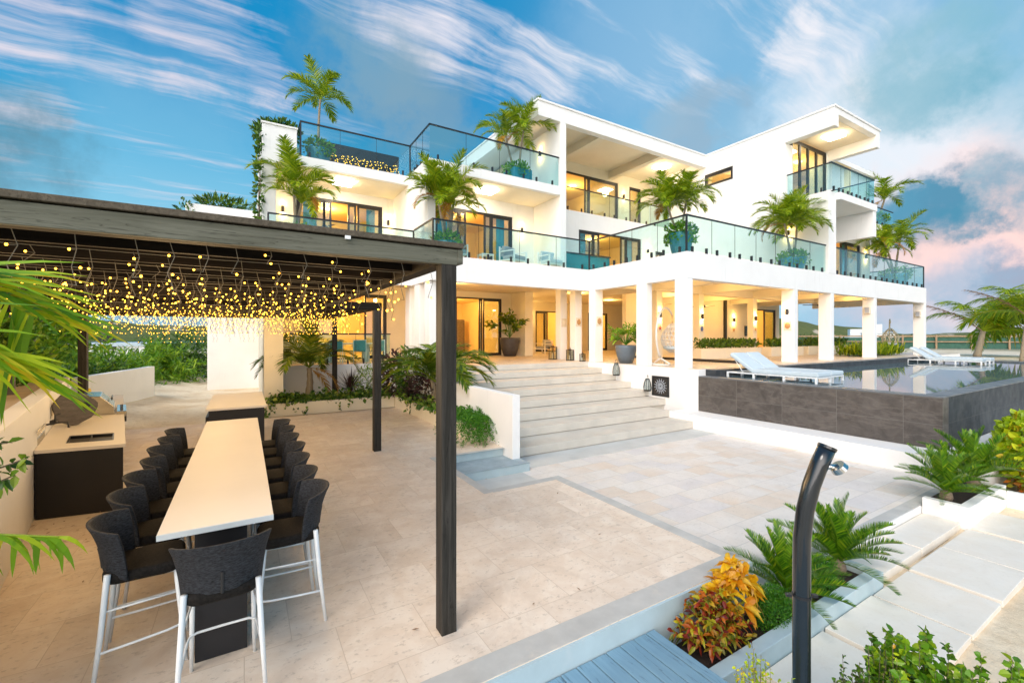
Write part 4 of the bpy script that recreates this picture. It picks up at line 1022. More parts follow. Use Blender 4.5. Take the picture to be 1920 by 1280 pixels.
sconce('wall lamp on the yellow wall left of the black pipe', (25.8, 16.2, 3.35), 0, -1, 12)
sconce('wall lamp above the brown shell plaque on the front column', (18.16, 9.17, 3.28), -1, 0, 7)
def plaque(label, x, y, z, nx, ny, kind, mat):
    t = thing('shell_plaque', label, 'plaque', (x, y, z), 0, 'shell plaques on the columns')
    MB().obox((x+nx*.012, y+ny*.012, z), (.02 if nx else .27, .02 if ny else .27, .36)).build('tile', M['cream_tile'], t, bevel=.004)
    d = MB(); c = Vector((x+nx*.034, y+ny*.034, z)); ax = Vector((0, -1, 0)) if nx else Vector((1, 0, 0)); up = Vector((0, 0, 1)); nn = Vector((nx, ny, 0))
    if kind == 'star': pts = [c+ax*math.sin(2*math.pi*k/10)*(.12 if k % 2 == 0 else .042)+up*math.cos(2*math.pi*k/10)*(.12 if k % 2 == 0 else .042) for k in range(10)]
    else: pts = [c+ax*math.sin(2*math.pi*k/16)*.105*(1+.08*math.sin(3*k))+up*math.cos(2*math.pi*k/16)*.125 for k in range(16)]
    n = len(pts); vs = [tuple(p-nn*.012) for p in pts]+[tuple(c+(p-c)*.7+nn*.012) for p in pts]+[tuple(c+nn*.025)]
    d.add(vs, [(i, (i+1) % n, n+(i+1) % n, n+i) for i in range(n)]+[(n+i, n+(i+1) % n, 2*n) for i in range(n)])
    d.build('shell', mat, t)
plaque('red starfish plaque on the inner pier', 15.28, 12.95, 2.68, 0, -1, 'star', M['red_shell'])
plaque('blue shell plaque on the inner pier', 18.13, 12.95, 2.68, 0, -1, 'shell', M['blue_shell'])
plaque('tan starfish plaque on the inner pier', 22.48, 12.95, 2.68, 0, -1, 'star', M['tan_shell'])
plaque('brown shell plaque on the front column', 18.16, 9.17, 2.74, -1, 0, 'shell', M['tan_shell'])
plaque('brown shell plaque on the yellow wall by the black pipe', 25.8, 16.2, 2.75, 0, -1, 'shell', M['tan_shell'])
plaque('round sand coloured shell plaque on the back pillar', 12.04, 15.45, 2.92, 0, -1, 'shell', M['cream_tile'])
plaque('dark shell plaque on the middle pillar', 12.04, 14.45, 2.92, 0, -1, 'shell', M['tan_shell'])
plaque('dark shell plaque on the front pillar', 12.0, 13.15, 2.92, 0, -1, 'shell', M['tan_shell'])
def ceil_light(label, x, y, z, power, s_=.34):
    t = thing('ceiling_light', label, 'ceiling lamp', (x, y, z), 0, 'square ceiling lamps of the balconies')
    MB().box(x-s_-.03, x+s_+.03, y-s_-.03, y+s_+.03, z-.02, z-.004).build('frame', M['white_metal'], t)
    MB().box(x-s_, x+s_, y-s_, y+s_, z-.085, z-.021).build('diffuser', M['ceiling_glow'], t)
    lamp('ceiling_lamp_light', (x, y, z-.25), power, (1, .70, .34), .2, t)
ceil_light('square ceiling lamp over the upper left bay', 3.2, 17.6, 8.19, 22)
ceil_light('square ceiling lamp over the bay with the big palm', 8.3, 15.6, 8.18, 20)
ceil_light('square ceiling lamp over the top balcony', 19.5, 16.4, 11.612, 36)
ceil_light('square ceiling lamp under the projecting roof of the right block', 23.2, 9.7, 11.57, 28)
def downlight(x, y, p): lamp('terrace_downlight', (x, y, 4.45), p*.52, (1, .58, .18), .12, villa)
dl = MB()
for x, y, p in ((8, 17.5, 110), (9.5, 15.2, 55), (6.6, 15.2, 40), (15.3, 18.5, 150), (13.4, 21.5, 130), (20, 21, 120), (13.6, 11.5, 60), (16.8, 11.2, 70), (17.5, 14.6, 80), (20.2, 11.2, 70), (21, 14.8, 110), (24, 14.8, 90), (24.2, 11.2, 60), (28, 11, 40), (3, 18.6, 70)):
    downlight(x, y, p); dl.lathe([(.07, -.012), (.07, -.001)], (x, y, 4.659), 12)
dl.build('downlight', M['room_glow'], villa)
def fan(label, x, y, z, zc, rz=0):
    t = thing('ceiling_fan', label, 'ceiling fan', (x, y, z), rz)
    MB().tube([(0, 0, zc-z), (0, 0, 0)], .018, 8).lathe([(.03, -.10), (.10, -.08), (.11, 0), (.05, .05)], (0, 0, 0), 16).build('motor', M['black_metal'], t, local=True)
    for k in range(3):
        a = 2*math.pi*k/3
        MB().obox((.40*math.cos(a), .40*math.sin(a), -.04), (.62, .13, .012), rx=R(8), rz=a).build('blade', M['dark_tile'], t, local=True, bevel=.003)
fan('black ceiling fan under the colonnade near the yellow wall', 19.6, 13.9, 3.85, 4.65, .3)
fan('black ceiling fan behind the inner corner column', 16.5, 14.2, 3.85, 4.65, 1.0)
fan('black ceiling fan under the far end of the colonnade', 23.9, 10.6, 3.9, 4.65, .2)
fan('black ceiling fan in the upper left bedroom', 3.0, 20.6, 7.1, 8.15, .9)
fan('black ceiling fan in the deck living room', 16.9, 19.0, 7.2, 8.1, .4)
for x, y, lab in ((25.35, 9.17, 'third'), (31.70, 9.17, 'last')):
    t = thing('wall_speaker', 'small white box speaker on the %s column of the colonnade' % lab, 'speaker', (x, y, 3.55))
    MB().box(x-.15, x-.003, y-.11, y+.11, 3.40, 3.72).build('case', M['cream_tile'], t, bevel=.012); MB().box(x-.154, x-.151, y-.09, y+.09, 3.43, 3.69).build('speaker_grille', M['cushion_gray'], t)
t = thing('television', 'black television on the yellow wall behind the colonnade', 'television', (29.0, 16.1, 2.6))
MB().box(26.9, 27.9, 16.10, 16.17, 2.35, 3.0).build('screen', M['shower_pipe'], t, bevel=.006); MB().box(27.3, 27.5, 16.17, 16.199, 2.5, 2.8).build('bracket', M['black_metal'], t)

# ------------------------------------------------------------------ furniture of the decks and terraces
def armchair(label, loc, rz, fm='white_metal', cm='cushion_gray', w=.75, seats=1):
    t = thing('armchair' if seats == 1 else 'sofa', label, 'armchair' if seats == 1 else 'sofa', loc, rz)
    W = w*seats/2; f = MB()
    for x in (-W, W):
        for y in (-.36, .36): f.box(x-.025, x+.025, y-.025, y+.025, 0, .62 if y > 0 else .80)
        f.box(x-.025, x+.025, -.335, .335, .58, .62)
    f.box(-W+.025, W-.025, -.38, -.34, .70, .76).box(-W+.025, W-.025, -.38, -.34, .52, .60).box(-W+.025, W-.025, -.335, .335, .24, .29)
    f.build('frame', M[fm], t, local=True, bevel=.005)
    for k in range(seats):
        c = -W+w*(k+.5)
        MB().box(c-w/2+.03, c+w/2-.03, -.24, .36, .292, .44).build('seat_cushion', M[cm], t, local=True, bevel=.03)
        MB().obox((c, -.25, .62), (w-.08, .16, .42), rx=R(-12)).build('back_cushion', M[cm], t, local=True, bevel=.04)
armchair('white framed armchair with grey cushions behind the deck glass', (8.9, 14.6, ZD), R(200))
armchair('white framed armchair at the left end of the deck by the bay door', (6.5, 14.7, ZD), R(170))
armchair('pale sofa cushions behind the deck glass before the tall fin', (10.7, 14.6, ZD), R(185), cm='cushion', seats=1)
armchair('white armchair by the deck living room door', (15.9, 14.8, ZD), R(180), cm='cushion')
armchair('long white sofa on the deck under the little window', (18.6, 15.2, ZD), R(180), cm='cushion', seats=2)
armchair('cream slatted armchair on the ground terrace between the pier and pillars', (15.3, 21.6, ZF), R(20), fm='rattan_white', cm='cushion_gray')
armchair('low cream armchair on the ground terrace beside the yellow wall', (14.9, 23.0, ZF), R(-160), fm='rattan_white', cm='cream_tile')
t = thing('side_table', 'low white side table between the deck armchairs', 'table', (7.7, 14.6, ZD)); MB().box(7.45, 7.95, 14.4, 14.8, ZD+.36, ZD+.40).build('table_top', M['white_metal'], t)
f = MB(); [f.box(x, x+.03, y, y+.03, ZD, ZD+.36) for x in (7.46, 7.91) for y in (14.41, 14.76)]; f.build('leg_frame', M['white_metal'], t)
t = thing('coffee_table', 'low cream coffee table on the ground terrace', 'table', (14.6, 22.0, ZF)); MB().box(13.9, 14.7, 21.5, 22.1, ZF+.30, ZF+.36).build('table_top', M['rattan_white'], t, bevel=.006)
f = MB(); [f.box(x, x+.05, y, y+.05, ZF, ZF+.3) for x in (13.92, 14.63) for y in (21.52, 22.03)]; f.build('leg_frame', M['rattan_white'], t)
t = thing('deck_bar', 'teal glass fronted bar on the deck beside the fin', 'bar', (13.8, 15.6, ZD))
pm('teal_panel', (.03, .22, .25), .18, var=(3, .1), coat=.5)
MB().box(11.9, 14.6, 15.3, 15.9, ZD, ZD+1.0).build('front_panel', M['teal_panel'], t, bevel=.006); MB().box(11.85, 14.65, 15.25, 15.95, ZD+1.0, ZD+1.05).build('bar_top', M['bronze_frame'], t)
# dining set on the left terrace
t = thing('dining_table', 'white dining table on the terrace behind the palm bed', 'table', (3.4, 18.4, ZF))
MB().box(2.3, 4.6, 17.9, 18.9, ZF+.70, ZF+.75).build('table_top', M['white_metal'], t, bevel=.006)
for x in (2.7, 4.1): MB().box(x, x+.22, 18.2, 18.6, ZF, ZF+.70).build('table_base', M['cushion'], t)
def dchair(label, loc, rz):
    t = thing('dining_chair', label, 'chair', loc, rz, 'white chairs with teal mesh round the terrace dining table')
    f = MB()
    for x in (-.23, .23): f.box(x-.015, x+.015, -.24, -.21, 0, .88); f.box(x-.015, x+.015, .20, .23, 0, .45); f.box(x-.015, x+.015, -.21, .20, .63, .655)
    f.box(-.215, .215, -.24, -.21, .85, .88); f.build('frame', M['white_metal'], t, local=True)
    MB().box(-.215, .215, -.231, -.219, .46, .85).build('backrest', M['teal_mesh'], t, local=True); MB().box(-.22, .22, -.2, .2, .43, .455).build('seat', M['teal_mesh'], t, local=True)
    return t
dchair('teal mesh dining chair nearest the terrace glass, left of the middle', (2.9, 17.55, ZF), 0); dchair('teal mesh dining chair nearest the terrace glass, centre', (3.75, 17.55, ZF), 0); dchair('teal mesh dining chair nearest the terrace glass, right of the middle', (4.45, 17.6, ZF), R(8))
dchair('teal mesh dining chair at the left end of the table', (2.0, 18.4, ZF), R(-90)); dchair('teal mesh dining chair on the house side of the table', (3.3, 19.3, ZF), R(180))

# roof terrace pergola with lights
t = thing('roof_pergola', 'dark slatted pergola on the roof terrace', 'pergola', (4.3, 20.2, 8.55))
MB().box(2.7, 6.0, 19.8, 19.92, 10.0, 10.45).box(2.7, 6.0, 21.8, 21.92, 10.0, 10.45).box(2.7, 2.82, 19.92, 21.8, 10.0, 10.45).box(5.88, 6.0, 19.92, 21.8, 10.0, 10.45).build('frame', M['dark_tile'], t)
for x, y in ((2.72, 19.82), (5.9, 19.82), (2.72, 21.82), (5.9, 21.82)): MB().box(x, x+.09, y, y+.09, 8.55, 10.0).build('post', M['dark_tile'], t)
f = MB(); [f.box(2.82, 5.88, 20.0+.22*i, 20.06+.22*i, 10.2, 10.4) for i in range(8)]; f.build('slats', M['dark_tile'], t)
t = thing('icicle_lights', 'warm icicle lights under the roof terrace pergola', 'string lights', (4.3, 19.78, 10.0)); w = MB(); b = MB(); x = 2.75
while x < 5.95:
    L = rnd.uniform(.3, .9); w.tube([(x, 19.78, 10.02), (x+.03, 19.77, 10.0-L)], .003, 4)
    for k in range(int(L/.09)): b.ball((x+rnd.uniform(-.09, .09), 19.76+rnd.uniform(-.05, .05), 9.98-.09*k+rnd.uniform(-.05, .05)), rnd.uniform(.010, .019), 6, 4)
    x += .10
w.build('wire', M['dark_wire'], t); tag(b.build('bulbs', M['far_bulb_glow'], t), kind='stuff')

# ------------------------------------------------------------------ beyond: buildings, fence, bed kerbs
def house(label, x, y, z, w, d, h, upper=None, rz=0):
    t = thing('distant_house', label, 'house', (x, y, z), rz)
    MB().box(-w/2, w/2, -d/2, d/2, -1, h).build('wall', M['stucco'], t, local=True); MB().box(-w/2-.2, w/2+.2, -d/2-.2, d/2+.2, h, h+.35).build('roof', M['cushion'], t, local=True)
    if upper: MB().box(upper[0], upper[1], -d/2+1, d/2-1, h+.35, h+3.4).build('upper_storey', M['stucco'], t, local=True)
    for i in range(int(w/3.2)): 
        xw = -w/2+1.2+i*3.2; MB().box(xw, xw+1.3, -d/2-.06, -d/2-.01, .9, 2.3).build('window', M['bronze_frame'], t, local=True)
        MB().box(-w/2-.06, -w/2-.01, -d/2+1+i*1.2, -d/2+1.8+i*1.2, .9, 2.2).build('window', M['bronze_frame'], t, local=True) if i < 3 else None
house('distant white house seen between the columns', 204, 79, -1.5, 15, 9, 3.4, (-1, 6), R(-62)); house('distant white bungalow on the far hill to the right', 330, 52, 3.0, 16, 9, 2.6, None, R(-75)); house('white house on the hill crest behind the far column', 196, 68, .2, 9, 7, 3.2, (-3, 1), R(-66))
house('low white roof above the far left bushes', -12.5, 58, .2, 8, 5, 1.2, None, R(8))
gw = MB().box(-1.35, .85, 22.9, 30, -.2, 6.0); gw = gw.build('garage_block', M['stucco'], bevel=.01); tag(gw, 'plain white block beyond the sand left of the palm bed', 'building')
gw = MB().prism([(-3.62, 15.6), (-2.75, 20.2), (-2.95, 20.25), (-3.82, 15.65)], -.2, 1.25); tag(gw.build('gate_wall', M['stucco'], bevel=.01), 'low white garden wall running back beyond the grill counter', 'wall')
pl = MB().box(-6.4, -4.2, 28.6, 29.3, -.2, .75); tag(pl.build('planter_box', M['cushion']), 'white planter box under the far bushes', 'planter')
# fence along the beach
fc = thing('beach_fence', 'timber post and rail fence with green netting along the beach', 'fence', (70, 20, .8))
a = Vector((45, 60)); b = Vector((92, -22)); L = (b-a).length; u = (b-a)/L; ang = math.atan2(u.y, u.x); n = int(L/3.0)
for i in range(n+1):
    q = a+u*(i*3.0); z = ground_z(q.x, q.y); MB().obox((q.x, q.y, z+.7), (.16, .16, 1.9), rz=ang).build('post', M['fence_wood'], fc)
m = a+u*(L/2); zf_ = ground_z(m.x, m.y)
MB().obox((m.x, m.y, zf_+1.5), (L, .07, .15), rz=ang).obox((m.x, m.y, zf_+.85), (L, .07, .12), rz=ang).build('rail', M['fence_wood'], fc)
pm('netting', (.045, .12, .085), .9, var=(3, .2)); MB().obox((m.x+.12, m.y+.05, zf_+.70), (L, .02, 1.25), rz=ang).build('netting', M['netting'], fc)
# planting beds on the right
bp = thing('planter_bed', 'long low white planter bed with cycads beside the slab path', 'planter', (4.7, 2.4, -.5))
MB().box(2.98, 6.15, 2.08, 2.20, -.62, -.34).box(6.03, 6.15, 2.20, 2.58, -.62, -.34).build('kerb', M['kerb_paint'], bp, bevel=.006)
MB().box(2.98, 6.03, 2.20, 2.59, -.62, -.42).build('soil', M['soil'], bp)
bp = thing('planter_bed', 'white box planter with cycads by the pool corner', 'planter', (10, 2.4, -.5))
MB().box(9.06, 11.0, 2.05, 2.17, -.62, -.20).box(9.06, 9.18, 2.17, 2.58, -.62, -.20).build('kerb', M['stucco'], bp, bevel=.006)
MB().box(9.18, 11.0, 2.17, 2.58, -.62, -.27).build('soil', M['soil'], bp)
MB().box(11.0, 15, 1.2, 1.3, -.62, -.30).box(11.0, 11.1, 1.3, 2.05, -.62, -.30).build('kerb', M['stucco'], bp, bevel=.006)
t = thing('path_lamp', 'small copper path lamp at the foot of the slate pool wall', 'lamp', (14.2, 2.6, .06))
MB().lathe([(.03, 0), (.03, .28)], (14.2, 2.6, .06), 10).lathe([(.05, .28), (.05, .36), (.17, .37), (.03, .46)], (14.2, 2.6, .06), 14).build('stem', M['lamp_copper'], t, smooth=False)
bw = thing('planter_box', 'white box planter with shrubs between the inner piers', 'planter', (19, 12.6, ZF))
MB().box(17.2, 21.9, 12.3, 12.9, ZF, 1.78).build('box', M['cream_wall'], bw, bevel=.008)
bw = thing('planter_box', 'long white planter with leafy plants before the television wall', 'planter', (24, 13.6, ZF))
MB().box(22.8, 26.0, 12.3, 12.9, ZF, 1.78).build('box', M['cream_wall'], bw, bevel=.008)
bw = thing('planter_box', 'white planter with grassy plants between the far columns', 'planter', (26, 10.2, ZF))
MB().box(26.5, 31.4, 12.3, 12.9, ZF, 1.78).build('box', M['cream_wall'], bw, bevel=.008)
t = thing('drain_pipe', 'black vertical pipe on the yellow wall behind the colonnade', 'pipe', (24.9, 16.1, ZF)); MB().box(24.75, 24.95, 16.08, 16.19, ZF, 4.6).build('pipe', M['bronze_frame'], t)
# ------------------------------------------------------------------ plants
vr = random.Random(5)
def leaf(mb, p, d, n, L, W, droop=0, m=0, seg=2):
    """one leaf: a folded blade from p along d, normal n"""
    d = d.normalized(); s_ = d.cross(n)
    if s_.length < 1e-4: s_ = d.cross(Vector((1, 0, .1)))
    s_.normalize(); n = s_.cross(d)
    if seg == 1:
        a = p; b = p+d*L*.5+s_*W*.5+n*W*.12; c = p+d*L; e = p+d*L*.5-s_*W*.5+n*W*.12
        mb.add([a, b, c, e], [(0, 1, 2), (0, 2, 3)], m); return
    q1 = p+d*L*.38; q2 = p+d*L*.72-Vector((0, 0, droop*L*.35)); q3 = p+d*L-Vector((0, 0, droop*L))
    f = n*W*.16
    mb.add([p, q1+s_*W*.5+f, q1, q1-s_*W*.5+f, q2+s_*W*.38+f*.7, q2, q2-s_*W*.38+f*.7, q3], [(0, 1, 2), (0, 2, 3), (1, 4, 5, 2), (2, 5, 6, 3), (4, 7, 5), (5, 7, 6)], m)
def rdir(r, up=0):
    while True:
        v = Vector((r.uniform(-1, 1), r.uniform(-1, 1), r.uniform(-1, 1)))
        if .05 < v.length < 1: v.normalize(); v.z += up; return v.normalized()
def strip(mb, p, d, L, W, droop, bend=Vector((0, 0, -1)), seg=4, m=0, tw=None):
    """narrow leaflet, drooping along its length"""
    d = d.normalized(); pts = []; q = Vector(p); v = Vector(d)
    s_ = tw if tw is not None else d.cross(Vector((0, 0, 1)))
    if s_.length < 1e-3: s_ = Vector((1, 0, 0))
    s_ = s_.normalized()
    ws = [.55, 1, .9, .6, .0] if seg == 4 else [.6, 1, .65, .0]
    vs = []
    for i in range(seg+1):
        w = W*ws[i]*.5
        if i == seg: vs.append(q.copy())
        else: vs += [q-s_*w, q+s_*w]
        v = (v+bend*droop/seg).normalized(); q = q+v*(L/seg)
    fs = [(2*i, 2*i+1, 2*i+3, 2*i+2) for i in range(seg-1)]+[(2*seg-2, 2*seg-1, 2*seg)]
    mb.add(vs, fs, m)
def frond_mesh(name, mat, L=1.6, e0=60, curl=95, pairs=30, ll=.42, lw=.035, droop=.5, seed=0, rachis=.012, side=0., fan=58, vee=.35, ragged=.1, tw=.5, vj=.12):
    """feather frond that starts at the origin, leaves along +X at e0 degrees and bends over by curl"""
    r = random.Random(seed); mb = MB(); k = 16; pts = [Vector((0, 0, 0))]; dirs = []
    for i in range(k):
        t = i/(k-1); el = R(e0-curl*t**1.35); az = R(side*t)
        d = Vector((math.cos(el)*math.cos(az), math.cos(el)*math.sin(az), math.sin(el))); dirs.append(d); pts.append(pts[-1]+d*(L/k))
    dirs.append(dirs[-1])
    mb.tube(pts, [rachis*(1-.85*i/k) for i in range(k+1)], 5)
    for j in range(pairs):
        t = .14+.86*(j/(pairs-1))**.95; x = t*k; i = min(k-1, int(x)); p = pts[i].lerp(pts[i+1], x-i); d = dirs[i]
        sd = d.cross(Vector((0, 0, 1)));
        if sd.length < .05: sd = Vector((0, 1, 0))
        sd.normalize(); up = sd.cross(d)
        env = min(1, .45+2.2*(t-.12))*(1 if t < .6 else 1-.62*((t-.6)/.4)**1.5)
        for s_ in (-1, 1):
            if r.random() < .03: continue
            f = R(fan*(1-.45*t)+r.uniform(-6, 6)); ld = d*math.cos(f)+sd*s_*math.sin(f)+up*(vee+r.uniform(-vj, vj))
            strip(mb, p, ld, ll*env*r.uniform(1-ragged, 1+ragged), lw, droop*r.uniform(.6, 1.4), seg=3, tw=(d*math.sin(f)*s_*-1+sd*math.cos(f)+up*r.uniform(-tw, tw)))
    me = bpy.data.meshes.new(name); me.from_pydata([tuple(v) for v in mb.v], [], mb.f); me.materials.append(mat); return me
FR = {}
def fronds(kind, mat, **kw):
    key = (kind, mat)
    if key not in FR:
        FR[key] = [frond_mesh('frond', M[mat], e0=e, curl=c, seed=11*i+len(kind) % 7, **kw) for i, (e, c) in enumerate([(84, 45), (72, 85), (58, 100), (40, 100), (18, 85), (-8, 60)])]
    return FR[key]
def curve_trunk(mb, p0, p1, r0, r1, bow=(0, 0), n=9, ring=.0):
    pts = []; rs = []
    for i in range(n+1):
        t = i/n; q = Vector(p0).lerp(Vector(p1), t)+Vector((bow[0], bow[1], 0))*math.sin(math.pi*t); pts.append(q); rs.append((r0+(r1-r0)*t)*(1+(ring if i % 2 else -ring)))
    mb.tube(pts, rs, 9); return pts[-1]
def rosette(parent, at, kinds, plan, rnd_, scale=1.0, az0=0, spin=None):
    """fronds round a growing point: plan = [(variant, how many, tilt)]"""
    W0 = WORLD[parent.name]; az = az0
    for (v, n, tilt) in plan:
        for i in range(n):
            az += 360/n*1.0 if i else 360*rnd_.random()
            a = az+rnd_.uniform(-14, 14)
            if spin and not spin(a % 360): continue
            s_ = scale*rnd_.uniform(.86, 1.12)
            inst(kinds[v], 'frond', parent, Vector(at)-W0, (R(rnd_.uniform(-10, 10)), R(tilt+rnd_.uniform(-6, 6)), R(a)), (s_, s_, s_))
def cloud(mb, c, rad, n, L, W, rnd_, shell=.5, up=.3, seg=1, flat=None, droop=.1):
    c = Vector(c)
    lump = [(rdir(rnd_), rnd_.uniform(.25, .5)) for _ in range(7)]
    for _ in range(n):
        d = rdir(rnd_); rr = rnd_.uniform(shell, 1)**.6
        bump_ = 1+sum(h*max(0, d.dot(q)-.55) for q, h in lump)-.12
        p = c+Vector((d.x*rad[0], d.y*rad[1], d.z*rad[2]))*rr*bump_
        if flat is not None and p.z < flat: p.z = flat+rnd_.uniform(0, .1)
        ld = (d+rdir(rnd_)*.9+Vector((0, 0, up))).normalized()
        leaf(mb, p, ld, (d+rdir(rnd_)*.7).normalized(), L*rnd_.uniform(.65, 1.25), W*rnd_.uniform(.7, 1.2), droop, seg=seg)
def shrub(name, label, c, rad, n, L, W, mat, cat='shrub', stems=5, group=None, seg=1, up=.3, shell=.35, base=None, droop=.1):
    b = Vector((c[0], c[1], base if base is not None else c[2]-rad[2]))
    t = thing(name, label, cat, b, 0, group); mb = MB()
    cloud(mb, c, rad, n, L, W, vr, shell, up, seg, flat=b.z+.02, droop=droop); mb.build('foliage', M[mat], t)
    s_ = MB()
    for k in range(stems):
        d = rdir(vr); s_.tube([b, b.lerp(Vector(c), .5)+Vector((d.x, d.y, 0))*rad[0]*.25, Vector(c)+Vector((d.x*rad[0], d.y*rad[1], abs(d.z)*rad[2]))*.7], [.012+.02*rad[0], .010, .004], 5)
    s_.build('stem', M['bark'], t); return t
PALM = dict(L=1.55, pairs=40, ll=.46, lw=.036, droop=.55, rachis=.013)
std = fronds('feather', 'palm_leaf', **PALM); drk = fronds('feather', 'dark_palm_leaf', **PALM); gold = fronds('feather', 'golden_leaf', **PALM)
def potted_palm(label, loc, trunks, scale, pot=.42, poth=.62, under=True, square=False, plan=((0, 2, 0), (1, 4, 0), (2, 5, 0), (3, 4, 0), (4, 3, 0))):
    t = thing('potted_palm', label, 'palm', loc, 0, 'palms in teal pots on the terraces'); x, y, z = loc
    if square: MB().prism([(x-pot, y-pot), (x+pot, y-pot), (x+pot, y+pot), (x-pot, y+pot)], z, z+poth).build('pot', M['teal_pot'], t, bevel=.02)
    else: MB().lathe([(pot*.62, 0), (pot*.82, poth*.35), (pot, poth*.85), (pot*1.02, poth), (pot*.92, poth), (pot*.9, poth*.9)], (x, y, z), 24).build('pot', M['teal_pot'], t, smooth=True)
    if under:
        mb = MB(); cloud(mb, (x, y, z+poth+.08), (pot*1.2, pot*1.2, .28), 420, .13, .09, vr, .3, .3); 
        for k in range(12):
            a = vr.uniform(0, 6.28); cloud(mb, (x+pot*1.02*math.cos(a), y+pot*1.02*math.sin(a), z+poth-.12), (.12, .12, .2), 24, .10, .075, vr, .2, -.3)
        mb.build('underplanting', M['bright_leaf'], t)
    for (dx, dy, h, lx, ly) in trunks:
        tr = MB(); top = curve_trunk(tr, (x+dx*.3, y+dy*.3, z+poth-.1), (x+dx+lx, y+dy+ly, z+h), .050*scale+.01, .032*scale+.006, (vr.uniform(-.05, .05), vr.uniform(-.05, .05)), ring=.06)
        tr.build('trunk', M['palm_trunk'], t, smooth=True); rosette(t, top, std, plan, vr, scale, vr.uniform(0, 360))
        for q in range(vr.choice((0, 1, 1, 2))): inst(vr.choice((gold[4], gold[5], gold[3])), 'frond', t, Vector(top)-WORLD[t.name], (0, R(vr.uniform(10, 35)), R(vr.uniform(0, 360))), (scale*.8,)*3)
    return t
potted_palm('tall single palm in a teal pot at the left end of the roof terrace', (2.35, 17.6, 8.55), [(0, 0, 2.5, .05, 0)], .88, plan=((0, 1, 0), (1, 3, 0), (2, 4, 0), (3, 3, 0), (4, 2, 0)))
potted_palm('clustered palm in a square teal pot on the roof terrace beside the fin', (9.7, 15.55, 8.55), [(-.25, .1, 2.0, -.25, 0), (.15, -.1, 2.4, .1, 0)], .88, .44, .60, square=True, plan=((0, 2, 0), (1, 4, 0), (2, 4, 0), (3, 3, 0), (4, 2, 0)))
potted_palm('palm with a yellowing crown before the upper left bay door', (1.45, 16.3, ZD), [(0, 0, 2.35, -.05, 0), (.1, .1, 1.8, .1, 0)], .95, plan=((0, 2, 0), (1, 3, 0), (2, 4, 0), (3, 3, 0)))
potted_palm('bushy clump of palm in a teal pot before the second bay door', (6.05, 14.35, ZD), [(-.1, 0, 2.2, -.25, .05), (.1, .05, 2.5, .2, 0), (0, -.1, 1.7, .05, -.1), (.05, .1, 1.9, -.1, .1)], .90, plan=((0, 2, 0), (1, 3, 0), (2, 3, 0), (3, 3, 0)))
potted_palm('big twin palm in a blue pot at the front corner of the deck', (12.55, 9.75, ZD), [(-.2, .05, 1.75, -.25, .15), (.15, 0, 1.95, .15, 0)], .74, .40, .78, plan=((0, 3, 0), (1, 6, 0), (2, 8, 0), (3, 7, 0), (4, 4, 0)))
potted_palm('twin palm with a wide crown before the right block, in a leafy pot', (19.7, 9.75, ZD), [(-.2, 0, 2.0, -.45, 0), (.2, .05, 2.1, .25, 0)], .92, .5, .62, plan=((0, 3, 0), (1, 6, 0), (2, 8, 0), (3, 7, 0), (4, 5, 0)))
potted_palm('windswept palm cluster at the far right end of the deck', (30.6, 9.85, ZD), [(-.4, 0, 2.4, -1.0, 0), (.3, 0, 2.8, .5, 0), (.1, .2, 2.1, -.2, .3)], 1.02, .62, .75, plan=((0, 1, 8), (1, 4, 8), (2, 4, 10), (3, 4, 12)))
potted_palm('palm tuft beyond the corner of the top right balcony', (31.0, 10.75, 8.43), [(0, 0, 1.7, .3, -.2)], 1.15, plan=((0, 1, 0), (1, 4, 0), (2, 4, 0), (3, 3, 0)))
# palms rooted in the bed
def palm(label, base, tops, scale, fr, plan, r0=.09, tmat='palm_trunk', name='palm', group=None, spin=None, extra=()):
    t = thing(name, label, 'palm', base, 0, group)
    for (dx, dy, h) in tops:
        tr = MB(); top = curve_trunk(tr, base, (base[0]+dx, base[1]+dy, base[2]+h), r0*1.3, r0*.7, (.05, 0), ring=.07); tr.build('trunk', M[tmat], t, smooth=True)
        rosette(t, top, fr, plan, vr, scale, vr.uniform(0, 360), spin)
        for (k, v, az, tilt, sc) in extra: inst(k[v], 'frond', t, Vector(top)-WORLD[t.name], (0, R(tilt), R(az)), (sc, sc, sc))
    return t
palm('dark green palm with one golden hanging frond in the bed', (1.72, 15.4, .27), [(.05, 0, 1.05)], 1.12, drk, ((0, 1, 0), (1, 3, 0), (2, 5, 0), (3, 4, 0)), .10, extra=((gold, 4, -25, 25, .85), (gold, 5, -40, 20, .75), (drk, 2, 185, 12, 1.15), (drk, 3, 170, 5, 1.1)))
palm('broad young palm in the bed behind the near pergola post', (4.50, 11.6, .27), [(-.05, 0, .85), (.03, -.25, .75)], 1.15, drk, ((1, 3, 0), (2, 4, 0), (3, 3, 0)), .09, extra=((std, 2, -22, 0, 1.2), (std, 3, -12, 0, 1.15), (std, 3, 170, -5, 1.1)))
